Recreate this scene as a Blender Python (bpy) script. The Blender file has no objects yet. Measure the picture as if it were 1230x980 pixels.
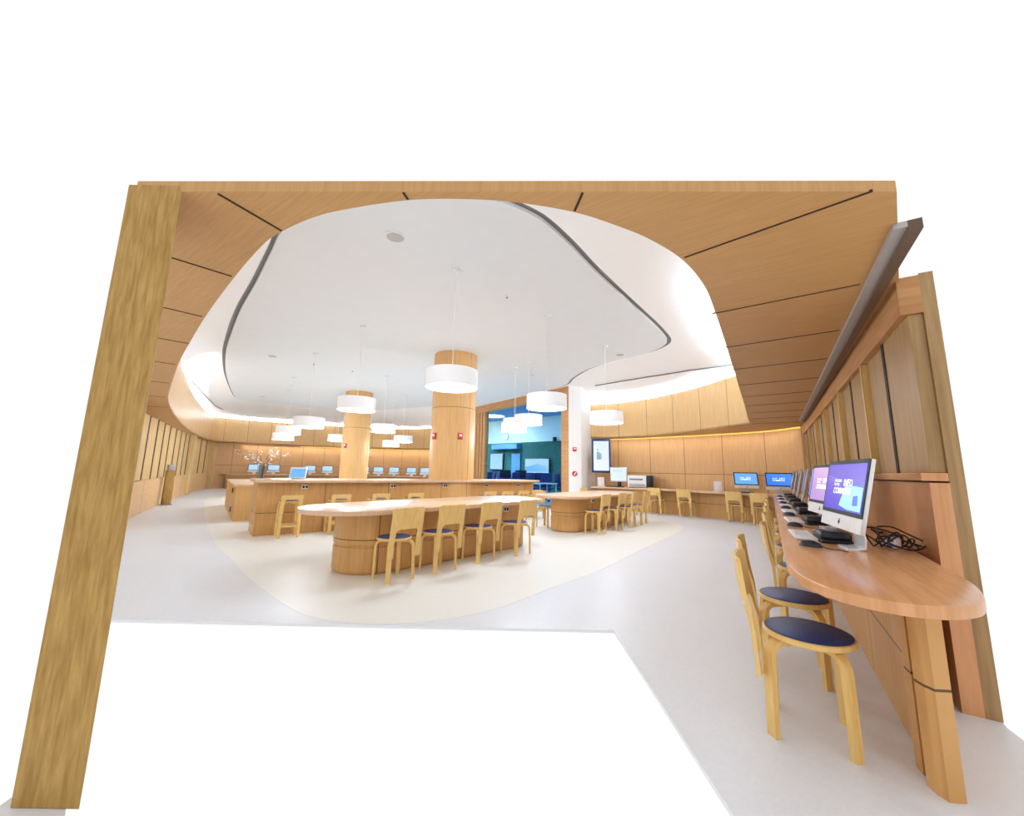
import bpy, bmesh, math, random
from mathutils import Vector, Matrix
random.seed(7)
scn = bpy.context.scene
COL = scn.collection
PI = math.pi

# ------------------------------------------------------------------ materials
def lin(c):
    return tuple(((v / 255) / 12.92 if v / 255 <= 0.04045 else ((v / 255 + 0.055) / 1.055) ** 2.4) for v in c) + (1.0,)

def newmat(name):
    m = bpy.data.materials.new(name); m.use_nodes = True
    nt = m.node_tree
    return m, nt, nt.nodes['Principled BSDF']

def plain(name, rgb, rough=0.5, metal=0.0, noise=0.04, nscale=30.0, spec=0.5):
    m, nt, b = newmat(name)
    b.inputs['Roughness'].default_value = rough
    b.inputs['Metallic'].default_value = metal
    b.inputs['Specular IOR Level'].default_value = spec
    c = lin(rgb)
    tc = nt.nodes.new('ShaderNodeTexCoord'); n = nt.nodes.new('ShaderNodeTexNoise')
    n.inputs['Scale'].default_value = nscale; n.inputs['Detail'].default_value = 3
    nt.links.new(tc.outputs['Object'], n.inputs['Vector'])
    r = nt.nodes.new('ShaderNodeValToRGB')
    r.color_ramp.elements[0].position = 0.3; r.color_ramp.elements[1].position = 0.7
    r.color_ramp.elements[0].color = tuple(max(0, v * (1 - noise)) for v in c[:3]) + (1,)
    r.color_ramp.elements[1].color = tuple(min(1, v * (1 + noise)) for v in c[:3]) + (1,)
    nt.links.new(n.outputs['Fac'], r.inputs['Fac']); nt.links.new(r.outputs['Color'], b.inputs['Base Color'])
    return m

def glow(name, rgb, strength):
    m, nt, b = newmat(name)
    c = lin(rgb)
    b.inputs['Base Color'].default_value = c
    b.inputs['Emission Color'].default_value = c
    b.inputs['Emission Strength'].default_value = strength
    b.inputs['Roughness'].default_value = 0.4
    return m

def wood(name, ca, cb, stretch=(1, 1, 14), scale=3.0, rot=(0, 0, 0), rough=0.42, uv=False,
         seam_u=None, seam_v=(), seam_w=0.012, seam_off=0.0, spec=0.35):
    """veneer: long grain noise; with uv=True u is metres along the wall and v metres above the floor"""
    m, nt, b = newmat(name); N = nt.nodes.new; K = nt.links.new
    b.inputs['Roughness'].default_value = rough
    b.inputs['Specular IOR Level'].default_value = spec
    tc = N('ShaderNodeTexCoord'); src = tc.outputs['UV' if uv else 'Object']
    mp = N('ShaderNodeMapping'); mp.inputs['Rotation'].default_value = rot
    mp2 = N('ShaderNodeMapping'); mp2.inputs['Scale'].default_value = stretch
    K(src, mp.inputs['Vector']); K(mp.outputs['Vector'], mp2.inputs['Vector'])
    n = N('ShaderNodeTexNoise'); n.inputs['Scale'].default_value = scale; n.inputs['Detail'].default_value = 6
    n.inputs['Roughness'].default_value = 0.62; n.inputs['Distortion'].default_value = 0.25
    K(mp2.outputs['Vector'], n.inputs['Vector'])
    r = N('ShaderNodeValToRGB'); r.color_ramp.elements[0].position = 0.32; r.color_ramp.elements[1].position = 0.68
    r.color_ramp.elements[0].color = lin(ca); r.color_ramp.elements[1].color = lin(cb)
    K(n.outputs['Fac'], r.inputs['Fac'])
    out = r.outputs['Color']
    if seam_u or seam_v:
        sp = N('ShaderNodeSeparateXYZ'); K(src, sp.inputs['Vector'])
        fac = None
        def line(sock, period, off):
            a = N('ShaderNodeMath'); a.operation = 'ADD'; a.inputs[1].default_value = off; K(sock, a.inputs[0])
            d = N('ShaderNodeMath'); d.operation = 'DIVIDE'; d.inputs[1].default_value = period; K(a.outputs[0], d.inputs[0])
            f = N('ShaderNodeMath'); f.operation = 'FRACT'; K(d.outputs[0], f.inputs[0])
            l = N('ShaderNodeMath'); l.operation = 'LESS_THAN'; l.inputs[1].default_value = seam_w / period; K(f.outputs[0], l.inputs[0])
            return l.outputs[0]
        lines = []
        if seam_u: lines.append(line(sp.outputs['X'], seam_u, seam_off))
        for v in seam_v: lines.append(line(sp.outputs['Y'], 50.0, -v))
        for l in lines:
            if fac is None: fac = l
            else:
                mx = N('ShaderNodeMath'); mx.operation = 'MAXIMUM'; K(fac, mx.inputs[0]); K(l, mx.inputs[1]); fac = mx.outputs[0]
        mix = N('ShaderNodeMixRGB'); mix.inputs['Color2'].default_value = lin(tuple(v * 0.5 for v in ca))
        K(fac, mix.inputs['Fac']); K(out, mix.inputs['Color1']); out = mix.outputs['Color']
    K(out, b.inputs['Base Color'])
    return m

M = {}
M['soffit'] = wood('ceiling_oak_veneer', (184, 138, 84), (198, 152, 98), (1.2, 22, 1), 4.0, (0, 0, math.radians(35)), 0.5)
M['seam_and_gap_shade'] = plain('dark_joint_and_gap_shade', (48, 32, 20), 0.8)
M['panel_plain'] = wood('desk_oak_veneer', (208, 158, 92), (222, 176, 112), (14, 0.8, 1), 2.0, uv=True, rough=0.4)
M['fascia'] = wood('bulkhead_oak_veneer', (210, 166, 108), (224, 184, 128), (14, 0.8, 1), 2.0, uv=True, seam_u=1.05, seam_w=0.014, rough=0.38)
M['wallwood'] = wood('wall_oak_veneer', (206, 158, 104), (220, 176, 122), (14, 0.8, 1), 2.0, uv=True, seam_u=1.12, seam_v=(1.18,), seam_w=0.014)
M['panel'] = wood('counter_oak_veneer', (196, 144, 84), (214, 166, 104), (14, 0.8, 1), 2.0, uv=True, seam_u=1.2, seam_v=(0.37,), seam_w=0.010, seam_off=0.3)
M['colwood'] = wood('column_oak_veneer', (212, 162, 102), (226, 182, 124), (14, 0.6, 1), 2.5, uv=True, seam_u=1.07, seam_v=(2.62,), seam_w=0.010, seam_off=0.55)
M['top'] = wood('worktop_oak', (206, 170, 136), (220, 186, 152), (1, 12, 1), 2.0, (0, 0, math.radians(-48)), 0.28, spec=0.5)
M['desktop'] = wood('desk_cherry_top', (202, 142, 92), (220, 164, 116), (1, 14, 1), 2.0, (0, 0, math.radians(-57)), 0.25, spec=0.5)
M['edge'] = wood('edge_birch', (226, 182, 116), (236, 198, 138), (2, 2, 30), 2.0)
M['birch'] = wood('chair_birch', (222, 180, 104), (236, 200, 130), (10, 10, 1.2), 4.0, rough=0.35)
M['pale'] = wood('pale_fin_wood', (214, 178, 118), (230, 198, 142), (10, 10, 1), 2.0)
M['pier'] = wood('coarse_olive_wood', (150, 112, 48), (186, 150, 84), (34, 34, 4), 1.4, rough=0.6)
M['grey_oak'] = wood('grey_brown_oak', (150, 118, 78), (178, 146, 100), (16, 16, 1), 2.0)
M['knee'] = wood('knee_wall_veneer', (222, 178, 124), (232, 192, 142), (1, 10, 1), 2.0, uv=True, seam_u=3.1, seam_w=0.02)
M['frame_brown'] = wood('portal_brown_wood', (176, 124, 76), (200, 150, 98), (1, 1, 12), 2.0)
M['white'] = plain('white_plaster', (249, 249, 250), 0.75, noise=0.008)
M['ceil'] = plain('ceiling_white_paint', (229, 233, 237), 0.8, noise=0.01, nscale=3)
M['slot'] = plain('slot_grey', (132, 132, 134), 0.7)
M['dark'] = plain('black_plastic', (14, 22, 34), 0.35)
M['navy'] = plain('navy_linoleum', (26, 58, 118), 0.42)
M['black'] = plain('matte_black', (10, 12, 16), 0.6)
M['alu'] = plain('brushed_aluminium', (226, 228, 232), 0.32, 0.35)
M['chin'] = plain('silver_chin', (238, 238, 240), 0.3, 0.1)
M['metal'] = plain('steel', (160, 160, 162), 0.35, 0.7)
M['rail_light'] = plain('rail_grey', (176, 172, 170), 0.4, 0.3)
M['rail_dark'] = plain('rail_brown', (96, 74, 58), 0.5)
M['shade'] = plain('white_lampshade', (246, 246, 246), 0.6, noise=0.01)
M['drum'] = glow('lit_lampshade', (244, 246, 250), 0.07)
M['diffuser'] = glow('lamp_diffuser', (248, 251, 255), 2.0)
M['led'] = glow('cove_led', (206, 230, 255), 84.0)
M['led_far'] = glow('cove_led_bright', (206, 230, 255), 190.0)
M['warmled'] = glow('warm_wall_led', (232, 196, 90), 0.55)
M['red'] = plain('alarm_red', (196, 60, 50), 0.5)
M['paper'] = plain('white_plastic', (240, 240, 242), 0.5)
M['roomwall'] = plain('cool_wall', (214, 232, 236), 0.8)
M['green'] = plain('green_panel', (58, 100, 96), 0.9, noise=0.15, nscale=6, spec=0.05)
M['blueceil'] = plain('blue_ceiling', (86, 140, 190), 0.8)
M['blueprot'] = plain('pale_blue_panel', (96, 136, 172), 0.7, spec=0.1)
M['taskdark'] = plain('task_chair_navy', (30, 48, 110), 0.7)
M['petal'] = plain('blossom_white', (250, 246, 242), 0.6, noise=0.03)
M['twig'] = plain('twig_brown', (120, 92, 60), 0.7)

def floor_mat(name, rgb, sp):
    m, nt, b = newmat(name); N = nt.nodes.new; K = nt.links.new
    tc = N('ShaderNodeTexCoord')
    v = N('ShaderNodeTexVoronoi'); v.inputs['Scale'].default_value = 60; K(tc.outputs['Object'], v.inputs['Vector'])
    n = N('ShaderNodeTexNoise'); n.inputs['Scale'].default_value = 0.9; n.inputs['Detail'].default_value = 5; K(tc.outputs['Object'], n.inputs['Vector'])
    r = N('ShaderNodeValToRGB'); c = lin(rgb)
    r.color_ramp.elements[0].color = tuple(x * (1 - sp) for x in c[:3]) + (1,)
    r.color_ramp.elements[1].color = tuple(min(1, x * (1 + sp * 0.5)) for x in c[:3]) + (1,)
    a = N('ShaderNodeMath'); a.operation = 'MULTIPLY_ADD'; a.inputs[1].default_value = 0.5
    K(v.outputs['Color'], a.inputs[0]); K(n.outputs['Fac'], a.inputs[2])
    K(a.outputs[0], r.inputs['Fac']); K(r.outputs['Color'], b.inputs['Base Color'])
    b.inputs['Roughness'].default_value = 0.40
    b.inputs['Specular IOR Level'].default_value = 0.4
    return m
M['floor'] = floor_mat('terrazzo_grey', (224, 226, 231), 0.06)
M['inlay'] = floor_mat('terrazzo_cream', (235, 234, 228), 0.05)

def glass_tint():
    m, nt, b = newmat('blue_tinted_glass'); N = nt.nodes.new; K = nt.links.new
    t = N('ShaderNodeBsdfTransparent'); t.inputs['Color'].default_value = (0.70, 0.88, 1.0, 1)
    g = N('ShaderNodeBsdfGlossy'); g.inputs['Roughness'].default_value = 0.02
    mx = N('ShaderNodeMixShader'); mx.inputs['Fac'].default_value = 0.0
    K(t.outputs[0], mx.inputs[1]); K(g.outputs[0], mx.inputs[2])
    K(mx.outputs[0], nt.nodes['Material Output'].inputs['Surface'])
    return m
M['tint'] = glass_tint()
def vase_glass():
    m, nt, b = newmat('vase_glass'); N = nt.nodes.new; K = nt.links.new
    t = N('ShaderNodeBsdfTransparent'); t.inputs['Color'].default_value = (0.88, 0.94, 1.0, 1)
    g = N('ShaderNodeBsdfGlossy'); g.inputs['Roughness'].default_value = 0.05
    mx = N('ShaderNodeMixShader'); mx.inputs['Fac'].default_value = 0.08
    K(t.outputs[0], mx.inputs[1]); K(g.outputs[0], mx.inputs[2])
    K(mx.outputs[0], nt.nodes['Material Output'].inputs['Surface'])
    return m
M['vase'] = vase_glass()

def screen_mat(name, a, b_, strength=0.5):
    m, nt, b = newmat(name); N = nt.nodes.new; K = nt.links.new
    tc = N('ShaderNodeTexCoord'); g = N('ShaderNodeTexGradient')
    mp = N('ShaderNodeMapping'); mp.inputs['Rotation'].default_value = (0, 0.6, 0); mp.inputs['Scale'].default_value = (1, 1, 2.2); mp.inputs['Location'].default_value = (0.5, 0, 0)
    K(tc.outputs['Object'], mp.inputs['Vector']); K(mp.outputs['Vector'], g.inputs['Vector'])
    r = N('ShaderNodeValToRGB'); r.color_ramp.elements[0].color = lin(a); r.color_ramp.elements[1].color = lin(b_)
    K(g.outputs['Fac'], r.inputs['Fac'])
    K(r.outputs['Color'], b.inputs['Emission Color'])
    b.inputs['Base Color'].default_value = (0.01, 0.01, 0.02, 1); b.inputs['Emission Strength'].default_value = strength
    b.inputs['Roughness'].default_value = 0.15
    return m
M['scr_blue'] = screen_mat('screen_deep_blue', (26, 30, 214), (92, 86, 224))
M['scr_violet'] = screen_mat('screen_violet', (150, 130, 220), (196, 166, 226))
M['scr_cyan'] = screen_mat('screen_cyan', (90, 196, 250), (120, 180, 250))
M['scr_mid'] = screen_mat('screen_mid_blue', (40, 110, 240), (80, 150, 250))
M['scr_white'] = screen_mat('screen_white', (240, 250, 255), (225, 240, 255))
M['scr_pale'] = screen_mat('screen_pale_blue', (150, 205, 250), (190, 225, 255))
M['ink'] = glow('screen_text_white', (240, 250, 255), 0.55)
M['inkcyan'] = glow('screen_shape_cyan', (130, 214, 252), 0.5)
M['inkblue'] = glow('screen_shape_blue', (60, 90, 215), 0.45)
M['inkgrey'] = glow('screen_shape_grey', (120, 150, 160), 0.4)

# ------------------------------------------------------------------ mesh helpers
def obj(name, bm, mat, parent=None, smooth=True, ang=35):
    me = bpy.data.meshes.new(name)
    bmesh.ops.recalc_face_normals(bm, faces=bm.faces[:])
    bm.to_mesh(me); bm.free()
    for mm in (mat if isinstance(mat, (list, tuple)) else [mat]): me.materials.append(mm)
    if smooth:
        me.polygons.foreach_set('use_smooth', [True] * len(me.polygons))
        me.set_sharp_from_angle(angle=math.radians(ang))
    o = bpy.data.objects.new(name, me); COL.objects.link(o)
    if parent: o.parent = parent
    return o

def tag(o, label=None, cat=None, group=None, kind=None):
    if label: o['label'] = label
    if cat: o['category'] = cat
    if group: o['group'] = group
    if kind: o['kind'] = kind
    return o

def thing(name, label, cat, loc=(0, 0, 0), rz=0.0, group=None):
    o = bpy.data.objects.new(name, None); COL.objects.link(o)
    o.empty_display_size = 0.1
    o.location = loc; o.rotation_euler = (0, 0, rz)
    return tag(o, label, cat, group)

def struct(name, bm, mat, parent=None, smooth=True):
    o = obj(name, bm, mat, parent, smooth)
    if not parent: o['kind'] = 'structure'
    return o

def dup(root, loc, rz, label, group=None):
    r = root.copy(); COL.objects.link(r); r.location = loc; r.rotation_euler = (0, 0, rz); r['label'] = label
    if group: r['group'] = group
    for ch in list(root.children):
        c = ch.copy(); COL.objects.link(c); c.parent = r
        for g in list(ch.children):
            d = g.copy(); COL.objects.link(d); d.parent = c
    return r

def add_box(bm, c, s, rz=0.0, bev=0.0, rx=0.0, ry=0.0, mi=0):
    mat = Matrix.Translation(c) @ Matrix.Rotation(rz, 4, 'Z') @ Matrix.Rotation(ry, 4, 'Y') @ Matrix.Rotation(rx, 4, 'X') @ Matrix.Diagonal((s[0], s[1], s[2], 1))
    r = bmesh.ops.create_cube(bm, size=1.0, matrix=mat)
    fs = set(f for v in r['verts'] for f in v.link_faces)
    for f in fs: f.material_index = mi
    if bev:
        es = set(e for v in r['verts'] for e in v.link_edges)
        bmesh.ops.bevel(bm, geom=list(es), offset=bev, segments=2, affect='EDGES', profile=0.5)
    return bm

def box(c, s, rz=0.0, bev=0.0, rx=0.0, ry=0.0):
    return add_box(bmesh.new(), c, s, rz, bev, rx, ry)

def add_lathe(bm, prof, n=32, loc=(0, 0, 0)):
    rings = []
    for r, z in prof:
        if r < 1e-6: rings.append([bm.verts.new((loc[0], loc[1], loc[2] + z))])
        else: rings.append([bm.verts.new((loc[0] + r * math.cos(2 * PI * i / n), loc[1] + r * math.sin(2 * PI * i / n), loc[2] + z)) for i in range(n)])
    for a, b in zip(rings, rings[1:]):
        for i in range(n):
            j = (i + 1) % n
            if len(a) == 1 and len(b) == 1: continue
            if len(a) == 1: bm.faces.new((a[0], b[i], b[j]))
            elif len(b) == 1: bm.faces.new((a[i], a[j], b[0]))
            else: bm.faces.new((a[i], a[j], b[j], b[i]))
    return bm

def add_tube(bm, pts, rad, n=8, cap=True):
    pts = [Vector(p) for p in pts]; rings = []
    for i, p in enumerate(pts):
        t = (pts[min(i + 1, len(pts) - 1)] - pts[max(i - 1, 0)]).normalized()
        up = Vector((0, 0, 1)) if abs(t.z) < 0.9 else Vector((1, 0, 0))
        a = t.cross(up).normalized(); b = a.cross(t).normalized()
        r = rad[i] if isinstance(rad, (list, tuple)) else rad
        rings.append([bm.verts.new(p + a * (r * math.cos(2 * PI * k / n)) + b * (r * math.sin(2 * PI * k / n))) for k in range(n)])
    for A, B in zip(rings, rings[1:]):
        for k in range(n): bm.faces.new((A[k], A[(k + 1) % n], B[(k + 1) % n], B[k]))
    if cap:
        bm.faces.new(rings[0][::-1]); bm.faces.new(rings[-1])
    return bm

def add_sweep(bm, pts, w, t, side):
    """flat strip (width w along 'side', thickness t) swept through pts"""
    pts = [Vector(p) for p in pts]; side = Vector(side).normalized(); rings = []
    for i, p in enumerate(pts):
        tg = (pts[min(i + 1, len(pts) - 1)] - pts[max(i - 1, 0)]).normalized()
        n = tg.cross(side).normalized()
        rings.append([bm.verts.new(p + side * (a * w / 2) + n * (b * t / 2)) for a, b in ((-1, -1), (1, -1), (1, 1), (-1, 1))])
    for A, B in zip(rings, rings[1:]):
        for k in range(4): bm.faces.new((A[k], A[(k + 1) % 4], B[(k + 1) % 4], B[k]))
    bm.faces.new(rings[0][::-1]); bm.faces.new(rings[-1])
    return bm

def slab(outline, z0, z1, bev=0.0):
    bm = bmesh.new()
    bot = [bm.verts.new((x, y, z0)) for x, y in outline]; top = [bm.verts.new((x, y, z1)) for x, y in outline]
    n = len(outline)
    fb = bm.faces.new(bot[::-1]); ft = bm.faces.new(top)
    for i in range(n): bm.faces.new((bot[i], bot[(i + 1) % n], top[(i + 1) % n], top[i]))
    bm.normal_update()
    if bev:
        es = [e for f in (fb, ft) for e in f.edges]
        bmesh.ops.bevel(bm, geom=es, offset=bev, segments=2, affect='EDGES', profile=0.5)
    big = [f for f in bm.faces if len(f.verts) > 4]
    bmesh.ops.triangulate(bm, faces=big)
    return bm

def cr(pts, k=6, closed=False):
    """Catmull-Rom resample"""
    P = [Vector((p[0], p[1])) for p in pts]; out = []; n = len(P)
    rng = range(n) if closed else range(n - 1)
    for i in rng:
        p1, p2 = P[i], P[(i + 1) % n]
        p0 = P[(i - 1) % n] if (closed or i > 0) else p1 * 2 - p2
        p3 = P[(i + 2) % n] if (closed or i + 2 < n) else p2 * 2 - p1
        for j in range(k):
            t = j / k
            out.append(tuple(0.5 * ((2 * p1) + (p2 - p0) * t + (2 * p0 - 5 * p1 + 4 * p2 - p3) * t * t + (3 * p1 - p0 - 3 * p2 + p3) * t ** 3)))
    if not closed: out.append(tuple(P[-1]))
    return out

def offset(path, d):
    """shift an open path sideways (left of travel is positive)"""
    out = []
    for i, p in enumerate(path):
        a = Vector(path[max(i - 1, 0)]); b = Vector(path[min(i + 1, len(path) - 1)])
        t = (b - a).normalized(); out.append((p[0] - t.y * d, p[1] + t.x * d))
    return out

def ribbon(path, z0, z1, thick=0.0, u0=0.0):
    """vertical band along a plan path with uv = (metres along, metres up); thick > 0 puts a second skin to the left of travel"""
    bm = bmesh.new(); uvl = bm.loops.layers.uv.new('UVMap')
    def skin(p):
        u = u0; cols = []
        for i, q in enumerate(p):
            if i: u += math.dist(path[i - 1], path[i])
            cols.append((bm.verts.new((q[0], q[1], z0)), bm.verts.new((q[0], q[1], z1)), u))
        return cols
    def quad(a, b, c, d, uvs):
        f = bm.faces.new((a, b, c, d))
        for l, w in zip(f.loops, uvs): l[uvl].uv = w
    A = skin(path)
    for a, b in zip(A, A[1:]): quad(a[0], b[0], b[1], a[1], ((a[2], z0), (b[2], z0), (b[2], z1), (a[2], z1)))
    if thick:
        B = skin(offset(path, thick))
        for a, b in zip(B, B[1:]): quad(b[0], a[0], a[1], b[1], ((b[2], z0), (a[2], z0), (a[2], z1), (b[2], z1)))
        for i in (0, 1):
            for j in range(len(A) - 1):
                quad(A[j][i], A[j + 1][i], B[j + 1][i], B[j][i], ((A[j][2], z0),) * 4)
        for j in (0, -1): quad(A[j][0], A[j][1], B[j][1], B[j][0], ((A[j][2], z0), (A[j][2], z1), (A[j][2], z1), (A[j][2], z0)))
    return bm

def stadium(L, W, n=14):
    """racetrack outline, long axis x"""
    r = W / 2; h = L / 2 - r; out = []
    for i in range(n + 1):
        a = -PI / 2 + PI * i / n; out.append((h + r * math.cos(a), r * math.sin(a)))
    for i in range(n + 1):
        a = PI / 2 + PI * i / n; out.append((-h + r * math.cos(a), r * math.sin(a)))
    return out

def loft(outlines, zs, cap=True):
    bm = bmesh.new(); uvl = bm.loops.layers.uv.new('UVMap'); rings = []
    for o, z in zip(outlines, zs): rings.append([bm.verts.new((x, y, z)) for x, y in o])
    n = len(outlines[0]); us = [0.0]
    for i in range(n): us.append(us[-1] + math.dist(outlines[0][i], outlines[0][(i + 1) % n]))
    for k in range(len(rings) - 1):
        A, B = rings[k], rings[k + 1]
        for i in range(n):
            j = (i + 1) % n
            f = bm.faces.new((A[i], A[j], B[j], B[i]))
            for l, w in zip(f.loops, ((us[i], zs[k]), (us[i + 1], zs[k]), (us[i + 1], zs[k + 1]), (us[i], zs[k + 1]))): l[uvl].uv = w
    if cap:
        bm.faces.new(rings[0][::-1]); bm.faces.new(rings[-1])
    return bm

def textmesh(name, lines, parent, mat, rot=True):
    """lines: (text, size, x, z); upright, facing local -y"""
    bmA = bmesh.new()
    for s, size, x, z in lines:
        cu = bpy.data.curves.new('t', 'FONT'); cu.body = s; cu.size = size; cu.align_x = 'LEFT'; cu.resolution_u = 2; cu.offset = size * 0.01
        ob = bpy.data.objects.new('t', cu); COL.objects.link(ob)
        dg = bpy.context.evaluated_depsgraph_get()
        me = bpy.data.meshes.new_from_object(ob.evaluated_get(dg))
        me.transform(Matrix.Translation((x, 0, z)) @ Matrix.Rotation(PI / 2, 4, 'X'))
        bmA.from_mesh(me)
        bpy.data.objects.remove(ob); bpy.data.curves.remove(cu); bpy.data.meshes.remove(me)
    return obj(name, bmA, mat, parent, smooth=False)

def rot2(v, a): return (v[0] * math.cos(a) - v[1] * math.sin(a), v[0] * math.sin(a) + v[1] * math.cos(a))

# ------------------------------------------------------------------ camera
EYE = 1.17; FPX = 475.0; PITCH = math.atan(75.6 / 475.0); ROLL = math.radians(1.12)
cp, sp_, c_, s_ = math.cos(PITCH), math.sin(PITCH), math.cos(ROLL), math.sin(ROLL)
right = Vector((c_, -s_ * sp_, s_ * cp)); up = Vector((-s_, -c_ * sp_, c_ * cp)); fwd = Vector((0, cp, sp_))
cam = bpy.data.cameras.new('camera'); co = bpy.data.objects.new('camera', cam); COL.objects.link(co)
cam.sensor_fit = 'HORIZONTAL'; cam.sensor_width = 36; cam.lens = FPX / 1230 * 36; cam.clip_start = 0.02
mw = Matrix((right, up, -fwd)).transposed().to_4x4(); mw.translation = (0, 0, EYE); co.matrix_world = mw
scn.camera = co

# ------------------------------------------------------------------ plan of the room
ZS, ZF, ZC = 2.34, 3.57, 4.0          # wood ceiling, bulkhead top, white ceiling
O_pts = [(2.72, 13.9), (3.55, 13.5), (4.3, 12.7), (4.78, 11.75), (5.12, 10.8), (5.3, 9.9), (5.41, 9.3), (5.45, 8.98), (5.32, 8.75), (4.9, 8.12), (3.9, 6.53), (2.83, 4.86),
         (1.86, 3.34), (1.38, 2.60), (1.17, 2.30), (.93, 2.03), (.69, 1.845), (.49, 1.735), (.27, 1.64), (0, 1.58), (-.24, 1.565),
         (-.48, 1.58), (-.76, 1.645), (-.95, 1.71), (-1.18, 1.835), (-1.37, 1.975), (-1.79, 2.36), (-2.42, 2.97), (-3.1, 3.66), (-3.9, 4.49), (-5.02, 5.71),
         (-6.08, 6.89), (-6.92, 7.89), (-8.52, 9.97), (-10.97, 13.38), (-13.0, 16.46), (-14.4, 18.9), (-14.5, 20.1), (-13.0, 21.5), (-10, 23.0), (-7, 23.7), (-4.7, 23.1), (-3.1, 20.8), (-1.9, 18.1)]
O = cr(O_pts, 5)
S_pts = [(.184, 3.91), (.382, 4.08), (.735, 4.52), (1.19, 5.16), (1.96, 6.16), (2.74, 7.16), (3.19, 7.79), (3.38, 8.12), (3.43, 8.45), (3.3, 8.95), (2.95, 9.45), (2.5, 10.0), (2.1, 10.8), (1.88, 11.8),
         (1.72, 12.92), (0.5, 14.6), (-.6, 16.1), (-1.8, 17.55), (-3.6, 17.8), (-6.9, 19.3), (-9.3, 19.0), (-10.6, 18.0), (-11.55, 17.2), (-11.65, 16.5), (-11.1, 15.4), (-9.1, 12.2),
         (-7.48, 9.85), (-6.2, 8.2), (-5.07, 6.84), (-4.1, 5.77), (-3.3, 4.86), (-2.8, 4.3), (-2.2, 3.9), (-1.4, 3.66), (-.6, 3.64), (-.15, 3.72)]
S = cr(S_pts, 5, closed=True)
wall_R0, wall_R1 = (2.30, 2.23), (6.89, 9.35)
WR = cr([(2.95, 14.3), (4.2, 13.4), (5.4, 12.15), (6.2, 11.2), (6.75, 10.35), (6.90, 9.35)], 6)   # curved wall behind the printer counter
WL = [(-7.1, 7.1), (-8.75, 9.4), (-10.4, 11.9), (-12.3, 14.9), (-14.0, 17.6), (-15.4, 20.45)]
WB = cr([(-15.55, 20.3), (-13.2, 22.4), (-10, 23.95), (-7, 24.6), (-4.3, 24.0), (-2.75, 21.4), (-1.95, 18.2)], 6)

# floor
FL = [(-3.35, 3.22), (2.4, 3.20)]
floor_out = [(-3.2, 3.22), (0.80, 3.2), (0.80, 1.35), (2.1, 1.35), (2.4, 2.1), (7.3, 9.3), (7.1, 10.4), (5.7, 12.4), (4.5, 13.7), (3.0, 14.6), (4.6, 18.5), (3.5, 22.5), (0, 25.5), (-3.2, 24.6), (-7, 25.2), (-10.4, 24.4),
             (-13.4, 22.8), (-15.9, 20.4), (-14.3, 17.4), (-12.6, 14.7), (-10.7, 11.7), (-7.4, 6.95), (-1.74, 1.63), (-1.72, 1.42), (-1.36, 1.42)]
struct('floor', slab(floor_out, -0.02, 0.0), M['floor'], smooth=False)
inlay = cr([(-10.4, 13.9), (-8.6, 11.45), (-6.95, 9.3), (-4.72, 6.56), (-3.5, 5.23), (-2.65, 4.33), (-2.04, 3.73), (-1.57, 3.36), (-1.1, 3.235), (-.72, 3.28), (-.37, 3.42), (-.05, 3.67), (.42, 4.24), (1.12, 5.07),
            (1.88, 6.16), (2.65, 7.23), (3.41, 8.32), (3.95, 9.3), (4.0, 10.2), (3.5, 11.3), (2.2, 12.7), (0, 15.5), (-2.5, 18.6), (-6, 19.6), (-9.5, 18.0), (-11, 15.8)], 5, closed=True)
struct('floor_inlay', slab(inlay, -0.015, 0.0015), M['inlay'], smooth=False)

# wood ceiling ring with its joints
outer = [(2.9, 14.2)] + WR[2:] + [(2.32, 2.23), (1.571, 1.467), (-.02, 1.512), (-1.457, 1.552), (-1.655, 1.557), (-7.2, 7.0)] + WL[1:] + WB[1:]
bm = bmesh.new()
ring = [bm.verts.new((x, y, ZS)) for x, y in outer + O[::-1]]
f = bm.faces.new(ring)
bmesh.ops.triangulate(bm, faces=[f])
ex = bmesh.ops.extrude_face_region(bm, geom=bm.faces[:])
bmesh.ops.translate(bm, verts=[v for v in ex['geom'] if isinstance(v, bmesh.types.BMVert)], vec=(0, 0, 0.05))
def joint(a, b, w=0.012):
    a, b = Vector(a), Vector(b); t = (b - a).normalized(); n = Vector((-t.y, t.x)) * w / 2
    c = (a + b) / 2
    add_box(bm, (c.x, c.y, ZS + 0.001), ((b - a).length, w, 0.01), math.atan2(t.y, t.x), mi=1)
for i in range(10):
    a = Vector((.925, 2.0)) + Vector((.505, .775)) * i + (Vector((.03, -.02)) if i else Vector((0, 0)))
    if i == 0: b = Vector((1.47, 1.465))
    else:
        dr = Vector((.80, -.60)); q = (0.66 * a.y + 0.62 - a.x) / (dr.x - 0.66 * dr.y); b = a + dr * q
    joint(a, b, 0.008)
for a, b in (((-2.03, 2.04), (-1.77, 2.32)), ((-2.76, 2.72), (-2.485, 3.01)), ((-3.50, 3.42), (-3.17, 3.73)), ((-4.4, 4.2), (-4.0, 4.56)), ((-5.5, 5.25), (-5.02, 5.67)), ((-6.75, 6.5), (-6.12, 6.89)), ((-8.0, 7.9), (-7.16, 8.14)),
             ((-1.30, 1.56), (-1.175, 1.825)), ((-.484, 1.53), (-.475, 1.572)), ((.281, 1.51), (.266, 1.628))):
    joint(a, b, 0.009)
struct('ceiling', bm, [M['soffit'], M['seam_and_gap_shade']], smooth=False)

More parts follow.
